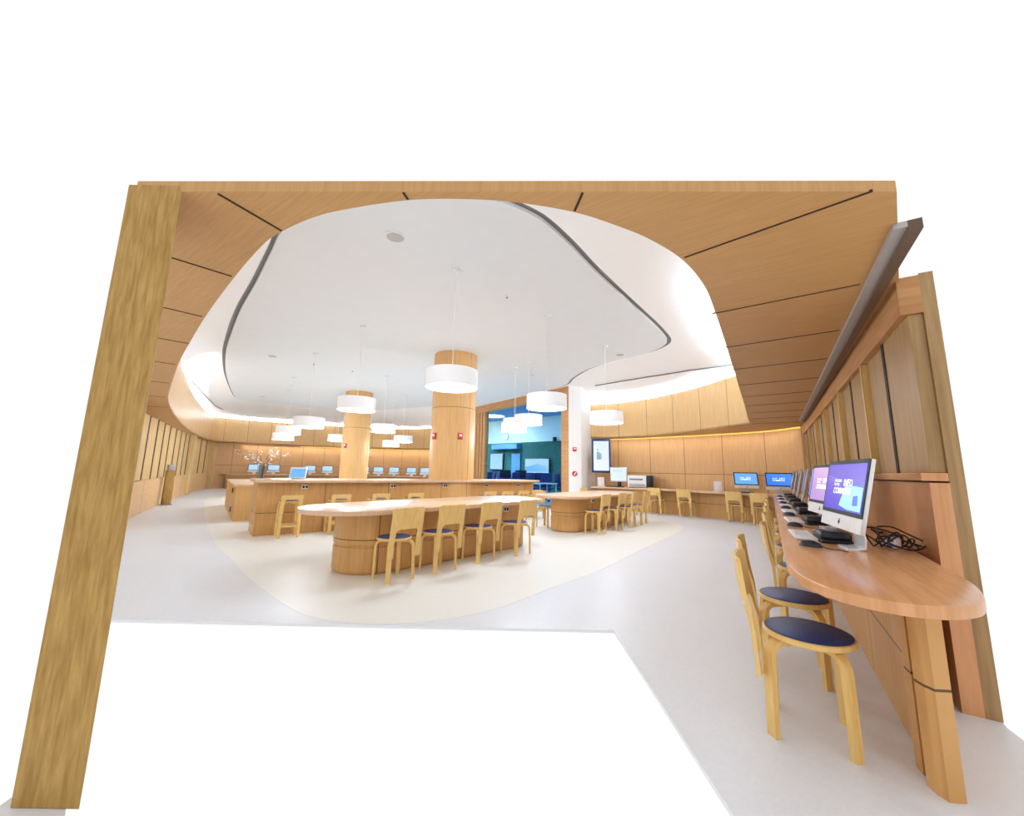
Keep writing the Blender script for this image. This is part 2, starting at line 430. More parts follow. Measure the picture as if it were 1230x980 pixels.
# bulkhead band around the opening
iR = [i for i, p in enumerate(O) if p[0] > 0 and p[1] > 3.3]; iL = [i for i, p in enumerate(O) if p[0] < 0 and p[1] > 3.3 and i > 60]
struct('wall_bulkhead', ribbon(O[:iR[-1] + 1], ZS + 0.002, ZF, thick=0.035), M['fascia'])
struct('wall_bulkhead', ribbon(O[iL[0]:], ZS + 0.002, ZF, thick=0.035, u0=0.4), M['fascia'])

# white cove and flat white ceiling
CEN = (-3.0, 10.0)
def raycast(poly, a):
    d = (math.cos(a), math.sin(a)); best = None; n = len(poly)
    for i in range(n):
        p, q = poly[i], poly[(i + 1) % n]
        ex_, ey = q[0] - p[0], q[1] - p[1]; den = d[0] * ey - d[1] * ex_
        if abs(den) < 1e-12: continue
        wx, wy = p[0] - CEN[0], p[1] - CEN[1]
        t = (wx * ey - wy * ex_) / den; u = (wx * d[1] - wy * d[0]) / den
        if t > 0 and -1e-9 <= u <= 1 + 1e-9 and (best is None or t > best): best = t
    return best
Oc = O + [(-1.62, 17.75), (1.86, 12.95), (2.30, 13.0)]
NA = 360
angs = [2 * PI * i / NA for i in range(NA)]
rO = [raycast(Oc, a) for a in angs]; rS = [raycast(S, a) for a in angs]
def trim_front(bm, y=3.72):
    bmesh.ops.bisect_plane(bm, geom=bm.verts[:] + bm.edges[:] + bm.faces[:], plane_co=(0, y, 0), plane_no=(0, -1, 0), clear_outer=True)
def polar(r, a): return (CEN[0] + r * math.cos(a), CEN[1] + r * math.sin(a))
def cove_pt(i, t):
    r0 = rO[i] + (0.42 if rO[i] > rS[i] + 0.9 else 0.05); r1 = rS[i]
    r0 = max(r0, r1 + 0.03)
    x = 1 - math.cos(t * PI / 2) * 1.0
    r = r0 + (r1 - r0) * x ** 0.85
    z = (ZF - 0.12) + (ZC - ZF + 0.12) * math.sin(t * PI / 2) ** 0.9
    wz = max(0.0, min(1.0, (rO[i] - rS[i] - 0.3) / 0.6)); z = z * wz + ZC * (1 - wz)
    return polar(r, angs[i]) + (z,)
bm = bmesh.new(); NT = 14
g = [[bm.verts.new(cove_pt(i, t / NT)) for t in range(NT + 1)] for i in range(NA)]
for i in range(NA):
    j = (i + 1) % NA
    for t in range(NT): bm.faces.new((g[i][t], g[j][t], g[j][t + 1], g[i][t + 1]))
trim_front(bm)
struct('ceiling_cove', bm, M['white'])
GAP = 0.085
flat = [polar(rS[i] - GAP, angs[i]) for i in range(NA)]
bm = slab(flat, ZC - 0.015, ZC + 0.03)
trim_front(bm)
struct('ceiling_cloud', bm, M['ceil'], smooth=False)
bm = bmesh.new()
a_ = [bm.verts.new(polar(rS[i] - GAP - 0.1, angs[i]) + (ZC + 0.045,)) for i in range(NA)]
b_ = [bm.verts.new(polar(rS[i] + 0.03, angs[i]) + (ZC + 0.02,)) for i in range(NA)]
for i in range(NA): bm.faces.new((a_[i], a_[(i + 1) % NA], b_[(i + 1) % NA], b_[i]))
trim_front(bm)
struct('trim_1', bm, M['slot'])
# light ribbons in the trough behind the bulkhead
seg = [i for i in range(NA) if rO[i] > rS[i] + 0.9 and polar(rO[i], angs[i])[1] > (6.6 if polar(rO[i], angs[i])[0] < 0 else 5.0)]
bm = bmesh.new()
for i in range(NA):
    j = (i + 1) % NA
    if i in seg and j in seg:
        q = [bm.verts.new(polar(r_, angs[k]) + (ZF - 0.10,)) for r_, k in ((rO[i] + .15, i), (rO[j] + .15, j), (rO[j] + .29, j), (rO[i] + .29, i))]
        fq = bm.faces.new(q); fq.material_index = 1 if polar(rO[i], angs[i])[1] > 14 else 0
bmesh.ops.remove_doubles(bm, verts=bm.verts[:], dist=1e-4)
o = obj('cove_light', bm, [M['led'], M['led_far']], smooth=False)
tag(o, 'white light ribbon in the trough on top of the wood bulkhead', 'light strip')
# slim dark air slots in the cove
def air_slot(prof, label):
    """prof: (degrees round the room's centre, height fraction up the cove)"""
    bm = bmesh.new(); prev = None; rows = []
    for (d0, t0), (d1, t1) in zip(prof, prof[1:]):
        for k in range(12): rows.append((d0 + (d1 - d0) * k / 12, t0 + (t1 - t0) * k / 12))
    rows.append(prof[-1])
    for dg, tt in rows:
        fa = math.radians(dg % 360) / (2 * PI) * NA
        i = int(math.floor(fa)) % NA; fr = fa - math.floor(fa); j = (i + 1) % NA
        row = []
        for t in (tt - 0.007, tt + 0.007):
            p = Vector(cove_pt(i, t)).lerp(Vector(cove_pt(j, t)), fr)
            d = Vector((CEN[0] - p.x, CEN[1] - p.y, 0)).normalized()
            row.append((bm.verts.new(p + d * 0.026 + Vector((0, 0, -0.026))), bm.verts.new(p + d * 0.006 + Vector((0, 0, -0.006)))))
        if prev:
            bm.faces.new((prev[0][0], row[0][0], row[1][0], prev[1][0]))
            bm.faces.new((prev[0][1], row[0][1], row[0][0], prev[0][0])); bm.faces.new((prev[1][0], row[1][0], row[1][1], prev[1][1]))
        prev = row
    o = obj('air_slot', bm, M['slot']); tag(o, label, 'air vent')
air_slot([(24, .75), (15, .67), (8, .60), (0, .50), (-8, .34), (-13, .2)], 'slim dark air slot in the white cove above the printer counter')
air_slot([(180, .2), (166, .36), (156, .43), (146, .49), (141, .46)], 'slim dark air slot in the white cove above the finned side wall')

# right wall: header, ledge, pilasters, back boards
wd = Vector((wall_R1[0] - wall_R0[0], wall_R1[1] - wall_R0[1])).normalized(); wn = Vector((wd.y, -wd.x)); wang = math.atan2(wd.y, wd.x)
WLEN = math.dist(wall_R0, wall_R1)
def wbox(bm, s0, s1, d0, d1, z0, z1, bev=0.0, mi=0):
    c = Vector(wall_R0) + wd * (s0 + s1) / 2 + wn * (d0 + d1) / 2
    add_box(bm, (c.x, c.y, (z0 + z1) / 2), (s1 - s0, abs(d1 - d0), z1 - z0), wang, bev, mi=mi)
bm = bmesh.new()
wbox(bm, 0, WLEN + 0.35, 0.10, 0.16, 0.0, ZS + .03)
struct('wall_right', bm, M['grey_oak'], smooth=False)
bm = bmesh.new(); wbox(bm, 0, WLEN, 0.0, 0.10, 2.13, ZS + .02)
struct('trim_2', bm, M['frame_brown'], smooth=False)
bm = bmesh.new(); wbox(bm, 0, WLEN, 0.02, 0.10, 0.0, 1.15); wbox(bm, 0, WLEN, -0.01, 0.10, 1.16, 1.205, 0.004)
struct('trim_3', bm, M['desktop'], smooth=False)
s = 0.02
while s < WLEN - 1.3:
    bm = bmesh.new(); wbox(bm, s, s + 0.62, 0.035, 0.10, 1.205, 2.13, 0.004); wbox(bm, s + 0.66, s + 1.22, 0.045, 0.10, 1.205, 2.13, 0.004)
    wbox(bm, s + 1.24, s + 1.28, 0.0, 0.10, 1.205, 2.13, 0.006, 2)
    wbox(bm, s + 0.61, s + 0.67, 0.030, 0.10, 1.206, 2.129, 0, 1)
    struct('wall_fin', bm, [M['grey_oak'], M['seam_and_gap_shade'], M['birch']], smooth=False); s += 1.36
# metal rail let into the ceiling along the right wall
bm = bmesh.new()
p0, p1 = Vector((1.78, 1.67)), Vector((6.05, 8.2)); t = (p1 - p0).normalized(); n = Vector((t.y, -t.x)); ang = math.atan2(t.y, t.x); c = (p0 + p1) / 2
add_box(bm, (c.x, c.y, ZS - 0.012), ((p1 - p0).length, 0.05, 0.03), ang, mi=0)
c2 = c + n * 0.05
add_box(bm, (c2.x, c2.y, ZS - 0.022), ((p1 - p0).length, 0.05, 0.05), ang, mi=1)
struct('trim_4', bm, [M['rail_light'], M['rail_dark']], smooth=False)

# curved wall behind the printer counter, warm strip light under the ceiling
struct('wall_curved', ribbon(WR, 0, ZS, thick=0.06, u0=0.2), M['wallwood'])
def strip_light(path, label):
    bm = bmesh.new(); prev = None
    for p, q in zip(path, offset(path, -0.05)):
        row = [bm.verts.new((p[0], p[1], ZS - 0.004)), bm.verts.new((q[0], q[1], ZS - 0.004)), bm.verts.new((q[0], q[1], ZS - 0.03)), bm.verts.new((p[0], p[1], ZS - 0.03))]
        if prev:
            for k in range(4): bm.faces.new((prev[k], row[k], row[(k + 1) % 4], prev[(k + 1) % 4]))
        prev = row
    tag(obj('strip_light', bm, M['warmled'], smooth=False), label, 'light strip')
strip_light(offset(WR, -0.03)[1:], 'warm yellow strip light along the ceiling above the printer counter')
struct('wall_back', ribbon(WB, 0, ZS, thick=-0.06, u0=0.0), M['wallwood'])
strip_light(offset(WB, -0.08)[8:-6], 'warm yellow strip light along the ceiling above the far computer desk')

# left wall: dark backing, fins, knee wall
struct('wall_left', ribbon(offset(WL, 0.10), 0, ZS + 0.02, thick=0.05), M['seam_and_gap_shade'])
def walk(path, s):
    for a, b in zip(path, path[1:]):
        L = math.dist(a, b)
        if s <= L: return Vector(a).lerp(Vector(b), s / L), (Vector(b) - Vector(a)).normalized()
        s -= L
    return Vector(path[-1]), (Vector(path[-1]) - Vector(path[-2])).normalized()
WLL = sum(math.dist(a, b) for a, b in zip(WL, WL[1:]))
s = 0.1
while s < WLL - 1.1:
    p, t = walk(WL, s + 0.5)
    a = math.atan2(t.y, t.x) - 0.07; ux, uy = math.cos(a), math.sin(a)
    bm = box((p.x, p.y, (0.74 + ZS) / 2), (1.0, 0.05, ZS - 0.74), a, 0.004)
    add_box(bm, (p.x + ux * 0.45 + uy * 0.026, p.y + uy * 0.45 - ux * 0.026, (0.74 + ZS) / 2), (0.10, 0.006, ZS - 0.75), a, mi=1)  # dark strip painted on the face, standing for the shadow gap between boards
    struct('wall_fin', bm, [M['pale'], M['seam_and_gap_shade']], smooth=False); s += 1.02
struct('wall_knee', ribbon(offset(WL[:-1] + [(-15.05, 19.75)], -0.12), 0, 0.78, thick=0.16), M['knee'], smooth=False)
for (sx, w) in ((10.6, 0.5), (WLL - 0.16, 0.66)):
    p, t = walk(WL, sx); nn = Vector((t.y, -t.x))
    p = p + nn * 0.13
    struct('wall_pier', box((p.x, p.y, ZS / 2), (w, 0.2, ZS - 0.004), math.atan2(t.y, t.x), 0.006), M['pale'], smooth=False)
# coarse wood pier beside the camera
pd = Vector((-.68, .733)); pr = Vector((-1, 0.0))
A = Vector((-1.45, 1.552)); Bp = A + pr * 0.235
bm = slab([tuple(A), tuple(Bp), tuple(Bp + pd * 0.35), tuple(A + pd * 0.35)][::-1], 0.0, ZS + 0.03, 0.004)
struct('wall_near_pier', bm, M['pier'], smooth=False)

# columns
def column(x, y, r):
    n = 40
    out = [(x + r * math.cos(2 * PI * i / n + 0.6), y + r * math.sin(2 * PI * i / n + 0.6)) for i in range(n)]
    return struct('column', loft([out, out], [0.0, ZC - 0.005], cap=False), M['colwood'])
column(-1.43, 9.63, 0.53)
column(-5.78, 14.75, 0.48)

# white pier beside the portal
struct('wall_white_pier', slab([(1.86, 12.83), (2.28, 12.9), (3.02, 14.3), (2.3, 14.7)], 0.0, ZC + 0.02, 0.003), M['white'], smooth=False)
# portal of brown wood with a tinted pane; the hall beyond
PR = Vector((1.86, 12.86)); pu = Vector((-.588, .809)); pb = Vector((.809, .588)); pang = math.atan2(pu.y, pu.x)
def pbox(bm, s0, s1, d0, d1, z0, z1, mi=0, bev=0.0):
    c = PR + pu * (s0 + s1) / 2 + pb * (d0 + d1) / 2
    add_box(bm, (c.x, c.y, (z0 + z1) / 2), (s1 - s0, d1 - d0, z1 - z0), pang, bev, mi=mi)
bm = bmesh.new()
pbox(bm, 0.0, 6.1, 0.0, 0.3, ZC - 0.30, ZC + 0.01)
pbox(bm, 0.0, 0.34, 0.0, 0.25, 0.0, ZC - 0.30)
for k in range(4): pbox(bm, 5.15 + k * 0.24, 5.33 + k * 0.24, 0.02, 0.20, 0.0, ZC - 0.30)
pbox(bm, 5.2, 6.1, 0.14, 0.24, 0.0, ZC - 0.30)
struct('trim_5', bm, M['frame_brown'], smooth=False)
bm = bmesh.new(); pbox(bm, 0.30, 5.2, 0.10, 0.12, 0.0, ZC - 0.30)
struct('window_1', bm, M['tint'], smooth=False)

# hall beyond the glass
HB = [(-3.2, 25.0), (3.6, 18.9)]
def hallwall(name, z0, z1, mat, d=0.0): struct(name, ribbon([(p[0] + d * .67, p[1] + d * .74) for p in HB], z0, z1, thick=0.08), mat, smooth=False)
hallwall('wall_hall_base', 0.0, 2.72, M['green'])
hallwall('wall_hall_upper', 2.72, 4.3, M['roomwall'], 0.01)
struct('wall_hall_side', ribbon([(3.6, 18.95), (2.6, 14.75)], 0.0, 4.3, thick=-0.08), M['roomwall'], smooth=False)
struct('ceiling_hall', slab([(1.95, 13.2), (2.7, 14.6), (4.0, 18.9), (-3.3, 25.4), (-1.75, 18.2)], 4.02, 4.1), M['blueceil'], smooth=False)
hd = Vector((HB[1][0] - HB[0][0], HB[1][1] - HB[0][1])).normalized(); hn = Vector((hd.y, -hd.x)); hang = math.atan2(hd.y, hd.x)
def hpt(px, d=0.0):
    """point on the hall's back wall seen at bearing px, d metres in front of it"""
    b = (px - 615) / 475.0; P0 = Vector(HB[0]) + hn * d
    s = (b * P0.y - P0.x) / (hd.x - b * hd.y); return P0 + hd * s
def hbox(px, z, w, h, t, d=0.0):
    p = hpt(px, d + t / 2); return (p.x, p.y, z), (w, t, h)
c, s = hbox(609, 2.50, 1.9, 0.28, 0.4); struct('trim_6', box(c, s, hang), M['blueprot'], smooth=False)

def label_thing(name, label, cat, c, rz, group=None): return thing(name, label, cat, c, rz, group)
# hall screens
for px, z, w, h, lab in ((598, 1.68, 0.95, 0.85, 'bright wall screen at the left of the hall behind the tinted glass'), (646, 1.45, 1.55, 0.72, 'wide bright wall screen on the green wall behind the tinted glass')):
    p = hpt(px, 0.10)
    t = thing('wall_screen', lab, 'screen', (p.x, p.y, z), hang)
    obj('housing', box((0, 0, 0), (w + 0.08, 0.06, h + 0.08), 0, 0.01), M['dark'], t)
    obj('screen', box((0, -0.034, 0), (w, 0.008, h)), M['scr_white'], t)
    bm = bmesh.new()
    if w < 1:
        add_lathe(bm, [(0, 0), (0.12, 0.002), (0.12, 0.01), (0, 0.012)], 20); bmesh.ops.rotate(bm, verts=bm.verts[:], matrix=Matrix.Rotation(PI / 2, 3, 'X')); bmesh.ops.translate(bm, verts=bm.verts[:], vec=(-0.05, -0.04, 0.05))
        obj('picture', bm, M['inkgrey'], t)
    else:
        v = [bm.verts.new((x, -0.04, zz)) for x, zz in ((-.75, -.3), (-.75, -.05), (-.35, .02), (.05, .12), (.3, .05), (.76, -.02), (.76, -.3))]; bm.faces.new(v)
        obj('picture', bm, M['scr_pale'], t)
# clock
p = hpt(608.5, 0.04)
t = thing('wall_clock', 'round white wall clock high on the pale wall beyond the glass', 'clock', (p.x, p.y, 3.08), hang)
def disc(r, th, y, n=28):
    b = add_lathe(bmesh.new(), [(0, 0), (r, 0), (r, th), (0, th)], n); bmesh.ops.rotate(b, verts=b.verts[:], matrix=Matrix.Rotation(PI / 2, 3, 'X')); bmesh.ops.translate(b, verts=b.verts[:], vec=(0, y, 0)); return b
obj('rim', disc(0.20, 0.05, 0.02), M['metal'], t); obj('face', disc(0.175, 0.008, -0.03), M['paper'], t)
obj('hour_hand', box((0, -0.042, 0.04), (0.014, 0.004, 0.09)), M['black'], t); obj('minute_hand', box((0.05, -0.042, 0.01), (0.12, 0.004, 0.01), 0, 0, 0, -0.2), M['black'], t)
# hall ceiling lights
for (x, y, r, lab) in ((-1.02, 20.6, 0.62, 'big round ceiling light in the blue hall ceiling'), (-0.95, 17.6, 0.16, 'small round downlight in the blue hall ceiling near the portal')):
    t = thing('ceiling_light', lab, 'ceiling light', (x, y, 4.02), 0)
    obj('rim', add_lathe(bmesh.new(), [(r, 0.0), (r + 0.04, -0.01), (r + 0.04, -0.03), (r, -0.035)], 32), M['paper'], t)
    obj('diffuser', add_lathe(bmesh.new(), [(0, -0.03), (r, -0.03), (r, -0.005), (0, -0.005)], 32), M['diffuser'], t)
p = hpt(667, 0.1)
t = thing('wall_speaker', 'small dark speaker on the top edge of the green panelling', 'speaker', (p.x, p.y, 2.80), hang)
obj('body', box((0, 0, 0), (0.16, 0.14, 0.22), 0, 0.02), M['dark'], t); obj('grille', box((0, -0.075, 0), (0.12, 0.012, 0.18), 0, 0.004), M['black'], t)
p = hpt(621, 0.06)
t = thing('hall_door', 'pale blue door leaf beside the green panelling beyond the glass', 'door', (p.x, p.y, 0), hang)
obj('leaf', box((0, 0, 1.06), (0.62, 0.05, 2.1), 0, 0.005), M['blueprot'], t); obj('handle', add_tube(bmesh.new(), [(0.24, -0.03, 0.95), (0.24, -0.07, 0.95), (0.24, -0.07, 1.15), (0.24, -0.03, 1.15)], 0.012), M['metal'], t)

# task chairs and tables in the hall
def task_chair():
    t = thing('task_chair', 'x', 'chair')
    b = bmesh.new(); add_box(b, (0, 0, 0.47), (0.5, 0.48, 0.09), 0, 0.035); obj('seat', b, M['taskdark'], t)
    b = bmesh.new(); add_box(b, (0, -0.25, 0.84), (0.46, 0.08, 0.56), 0, 0.035, rx=0.12); obj('backrest', b, M['taskdark'], t)
    obj('column', add_lathe(bmesh.new(), [(0, 0.08), (0.03, 0.08), (0.03, 0.43), (0, 0.43)], 12), M['metal'], t)
    b = bmesh.new()
    for k in range(5):
        a = 2 * PI * k / 5; add_tube(b, [(0, 0, 0.10), (0.28 * math.cos(a), 0.28 * math.sin(a), 0.05)], 0.022, 6); add_lathe(b, [(0, 0), (0.03, 0.01), (0.03, 0.05), (0, 0.06)], 8, (0.29 * math.cos(a), 0.29 * math.sin(a), 0))
    obj('base', b, M['black'], t)
    b = bmesh.new(); add_tube(b, [(0, -0.1, 0.43), (0, -0.27, 0.45), (0, -0.28, 0.62)], 0.02, 6); obj('back_support', b, M['black'], t)
    return t
tc = task_chair()
spots = [(-1.15, 19.6, 0.3, 'leftmost'), (-0.62, 20.1, 2.6, 'second from the left jamb'), (-0.05, 18.6, -0.5, 'third from the left jamb'), (0.45, 19.2, 2.9, 'fourth from the left jamb'), (0.95, 16.7, 0.8, 'in front of the wide screen'), (1.55, 17.0, -2.0, 'nearest the right jamb'), (1.30, 16.0, 0.5, 'beside the white framed table'), (0.55, 15.75, 2.2, 'in the middle, close to the glass'), (2.15, 16.5, -1.2, 'farthest right, before the side wall'), (0.0, 16.7, 0.9, 'left of the middle, close to the glass'), (-1.0, 18.3, 1.9, 'close to the glass at the left')]
for i, (x, y, r, w) in enumerate(spots):
    lab = 'dark navy task chair beyond the glass, ' + w
    if i == 0: tc.location = (x, y, 0); tc.rotation_euler.z = r; tc['label'] = lab; tc['group'] = 'task chairs in the hall'
    else: dup(tc, (x, y, 0), r, lab, 'task chairs in the hall')
def hall_table(x, y, rz, L, lab):
    t = thing('hall_table', lab, 'table', (x, y, 0), rz)
    obj('tabletop', box((0, 0, 0.73), (L, 0.6, 0.035), 0, 0.008), M['alu'], t)
    for sx in (-1, 1):
        b = bmesh.new(); add_tube(b, [(sx * (L / 2 - 0.05), -0.26, 0), (sx * (L / 2 - 0.05), -0.26, 0.70), (sx * (L / 2 - 0.05), 0.26, 0.70), (sx * (L / 2 - 0.05), 0.26, 0)], 0.018, 8); obj('leg', b, M['paper'], t)
hall_table(1.25, 15.2, pang + PI / 2, 0.9, 'white framed table just beyond the glass near the right jamb')
hall_table(0.1, 17.6, 0.2, 1.6, 'long white framed table amid the task chairs beyond the glass')
def hall_monitor(x, y, rz, lab):
    t = thing('desk_monitor', lab, 'monitor', (x, y, 0.748), rz)
    obj('screen', box((0, 0, 0.30), (0.5, 0.04, 0.32), 0, 0.008), M['dark'], t); obj('stand', box((0, 0.03, 0.09), (0.06, 0.03, 0.18), 0, 0.004), M['dark'], t); obj('foot', box((0, 0.02, 0.008), (0.22, 0.16, 0.016), 0, 0.004), M['dark'], t)
hall_monitor(-0.25, 17.55, 0.3, 'dark monitor on the left half of the long hall table')
hall_monitor(0.45, 17.65, 0.1, 'dark monitor on the right half of the long hall table')

# ------------------------------------------------------------------ furniture
def outlet(parent, loc, rz, mat='metal'):
    o = obj('power_outlet', box((0, 0, 0), (0.11, 0.03, 0.075), 0, 0.005), M['alu'], parent)
    o.location = loc; o.rotation_euler.z = rz
    for sx in (-1, 1):
        q = obj('socket', box((sx * 0.026, -0.017, 0), (0.038, 0.006, 0.045), 0, 0.002), M['dark'], o)
    return o

def oval_table(x, y, rz, L, W, BL, BW, h, label, outs, sh=0.0):
    t = thing('reading_table', label, 'table', (x, y, 0), rz, 'oval reading tables')
    obj('tabletop', slab(stadium(L, W), h - 0.05, h, 0.008), [M['top']], t)
    rings = [(0.0, 0.03), (0.025, 0.03), (0.03, 0), (0.29, 0), (0.295, 0.014), (0.315, 0.014), (0.32, 0), (h - 0.051, 0)]
    b = obj('base', loft([[(px + sh, py) for px, py in stadium(BL - 2 * d, BW - 2 * d)] for z, d in rings], [z for z, d in rings]), M['panel'], t)
    for sx in outs: outlet(t, (sx, -BW / 2 - 0.014, h - 0.12), 0)
    return t
T1A = math.atan2(2.22, 2.0); T2A = math.atan2(1.64, 1.34)
oval_table(-0.95, 5.79, T1A, 3.85, 1.22, 3.05, 0.82, 0.72, 'long oval wooden table in front, with four chairs along its near side', (-0.75, 0.85), 0.02)
oval_table(1.85, 9.16, T2A, 3.5, 1.22, 2.8, 0.68, 0.71, 'oval wooden table near the white pier, with chairs crowded along its near side', (-0.65,))

def seating(kind):
    chair = kind == 'chair'
    t = thing('birch_chair' if chair else 'counter_stool', 'x', 'chair' if chair else 'stool')
    sh, bh, arch, lo = (0.44, 0.765, 0.545, 0.25) if chair else (0.60, 0.70, 0.625, 0.40)
    R = 0.185 if chair else 0.17
    obj('seat', add_lathe(bmesh.new(), [(0, sh - 0.03), (R - 0.008, sh - 0.03), (R, sh - 0.024), (R, sh - 0.006), (R - 0.004, sh - 0.002), (0, sh - 0.002)], 40), M['birch'], t)
    obj('seat_pad', add_lathe(bmesh.new(), [(0, sh - 0.003), (R - 0.012, sh - 0.003), (R - 0.010, sh + 0.002), (R - 0.014, sh + 0.004), (0, sh + 0.004)], 40), M['navy'], t)
    def leg(fx, fy, w):
        d = Vector((fx, fy)).normalized(); r = Vector((fx, fy)).length; kz = sh - 0.031 - 0.012
        pts = [(fx, fy, 0)]
        pts.append((fx * .985, fy * .985, sh * 0.5))
        for k in range(7):
            a = PI / 2 * k / 6; rr = 0.06
            q = d * (r * 0.965 - rr + rr * math.cos(a)); pts.append((q.x, q.y, kz - rr + rr * math.sin(a)))
        q = d * (r * 0.965 - 0.13); pts.append((q.x, q.y, kz))
        b = bmesh.new(); add_sweep(b, pts, w, 0.024, (-d.y, d.x, 0)); obj('leg', b, M['birch'], t)
    fx = 0.150 if chair else 0.145
    for sx in (-1, 1): leg(sx * fx, 0.125, 0.042)
    for sx in (-1, 1): leg(sx * fx, -0.165, 0.05)
    # bent ply back: an inverted U whose legs lap outside the rear legs
    hw, band = 0.19 if chair else 0.165, 0.055
    def ypos(x, z):
        zz = (z - lo) / (bh - lo)
        y = -0.195 - 0.055 * max(0, (z - sh) / (bh - sh)) ** 1.0 - 0.012 * math.sin(zz * PI)
        cur = (0.028 if chair else 0.015) * (1 - (x / hw) ** 2) * max(0, min(1, (z - sh + 0.05) / 0.2))
        return y - cur
    n = 44; outp, inp = [], []
    def ushape(hwid, top, rc, zb):
        pts = []; 
        for k in range(14): pts.append((-hwid, zb + (top - rc - zb) * k / 13))
        for k in range(1, 7): a = PI - PI / 2 * k / 6; pts.append((-hwid + rc + rc * math.cos(a), top - rc + rc * math.sin(a)))
        for k in range(1, 12): pts.append((-hwid + rc + (2 * hwid - 2 * rc) * k / 12, top))
        for k in range(0, 6): a = PI / 2 - PI / 2 * k / 6; pts.append((hwid - rc + rc * math.cos(a), top - rc + rc * math.sin(a)))
        for k in range(14): pts.append((hwid, top - rc - (top - rc - zb) * k / 13))
        return pts
    outp = ushape(hw, bh, 0.022, lo); inp = ushape(hw - band, arch, 0.04, lo)
    b = bmesh.new(); NB = 5; rows = []
    for face in (0, 1):
        gg = []
        for k in range(len(outp)):
            col = []
            for m in range(NB + 1):
                f_ = m / NB; x = outp[k][0] * (1 - f_) + inp[k][0] * f_; z = outp[k][1] * (1 - f_) + inp[k][1] * f_
                col.append(b.verts.new((x, ypos(x, z) - (0.018 if face else 0), z)))
            gg.append(col)
        rows.append(gg)
    for face in (0, 1):
        gg = rows[face]
        for k in range(len(outp) - 1):
            for m in range(NB): b.faces.new((gg[k][m], gg[k + 1][m], gg[k + 1][m + 1], gg[k][m + 1]))
    F_, B_ = rows
    for k in range(len(outp) - 1):
        for m in (0, NB): b.faces.new((F_[k][m], F_[k + 1][m], B_[k + 1][m], B_[k][m]))
    for k in (0, -1):
        for m in range(NB): b.faces.new((F_[k][m], F_[k][m + 1], B_[k][m + 1], B_[k][m]))
    obj('backrest', b, M['birch'], t)
    if not chair:
        for a_, c_2 in (((-fx, 0.125), (fx, 0.125)), ((-fx, -0.165), (fx, -0.165)), ((-fx, -0.165), (-fx, 0.125)), ((fx, -0.165), (fx, 0.125))):
            zb = 0.19 if a_[1] == c_2[1] else 0.22
            b = bmesh.new(); add_sweep(b, [(a_[0], a_[1], zb), (c_2[0], c_2[1], zb)], 0.03, 0.02, (0, 0, 1)); obj('footrest', b, M['birch'], t)
    return t
CH = seating('chair'); ST = seating('stool'); used = set()
def put(proto, x, y, face, label, group):
    """face = direction the sitter looks"""
    rz = math.atan2(face[1], face[0]) - PI / 2
    if proto.name not in used:
        used.add(proto.name); proto.location = (x, y, 0); proto.rotation_euler.z = rz; proto['label'] = label; proto['group'] = group
        return proto
    return dup(proto, (x, y, 0), rz, label, group)
n1 = (-math.sin(T1A), math.cos(T1A)); n2 = (-math.sin(T2A), math.cos(T2A))
for i, (x, y) in enumerate(((-1.26, 4.50), (-0.86, 4.945), (-0.42, 5.48), (0.075, 5.975))):
    put(CH, x, y, n1, 'birch chair with navy seat at the front oval table, ' + ('nearest its left end', 'second from its left end', 'third from its left end', 'farthest to the right')[i], 'chairs at the front oval table')
for i, (x, y) in enumerate(((1.66, 7.98), (2.14, 8.55), (2.56, 9.05), (3.0, 9.62))):
    put(CH, x, y, n2, 'birch chair at the white-pier oval table, ' + ('first along its near side', 'second along its near side', 'third along its near side', 'last along its near side')[i], 'chairs at the oval table by the pier')
put(CH, 0.80, 8.78, (-n2[0], -n2[1]), 'birch chair on the far side of the white-pier oval table, at its left end', 'chairs at the oval table by the pier')
put(CH, 2.12, 10.38, (-n2[0], -n2[1]), 'birch chair on the far side of the white-pier oval table, only its back showing', 'chairs at the oval table by the pier')

# bar counter round the big column
bu = Vector((.795, .606)); bn = Vector((-.606, .795)); bang = math.atan2(bu.y, bu.x)
BO = Vector((-4.25, 6.72)); BLEN = 6.35
t = thing('bar_counter', 'long high wooden counter running past the big column, with power outlets under its top', 'counter', (BO.x, BO.y, 0), bang)
BZ = 0.94
tp = cr([(0.0, 0.0), (BLEN, 0.0)], 1)
obj('worktop', slab([(0, 0), (BLEN - .05, 0), (BLEN, .05), (BLEN, 1.0), (0.0, 1.05)], BZ - 0.05, BZ, 0.006), M['top'], t)
pan = [(0.06, 1.0), (0.06, 0.17), (BLEN - 0.12, 0.17), (BLEN - 0.12, 1.0)]
obj('front_panel', ribbon(pan, 0.0, BZ - 0.051, thick=0.03, u0=0.2), M['panel'], t, smooth=False)
for sx in (0.78, 2.42, 3.62, 4.72, 5.7): outlet(t, (sx, 0.155, BZ - 0.125), 0)
# lower return desk behind it
t = thing('service_desk', 'lower wooden desk section running back from the left end of the long counter', 'counter')
rd = [(-5.9, 8.62), (-5.15, 8.98), (-7.75, 12.35), (-8.45, 12.0)]
obj('worktop', slab(rd, 0.72, 0.77, 0.006), M['top'], t)
ins = [(-5.88, 8.66), (-5.17, 9.01), (-7.73, 12.3), (-8.41, 11.98)]
obj('body', loft([ins, ins], [0.0, 0.719]), M['panel_plain'], t, smooth=False)
sd = Vector((-8.41 + 5.88, 11.98 - 8.66)).normalized(); sa = math.atan2(sd.y, sd.x)
for z in (0.60, 0.17):
    p = Vector((-5.88, 8.66)) + sd * 1.0 + Vector((sd.y, -sd.x)) * -0.008
    obj('grommet', box((p.x, p.y, z), (0.16, 0.02, 0.11), sa, 0.004), M['dark'], t)

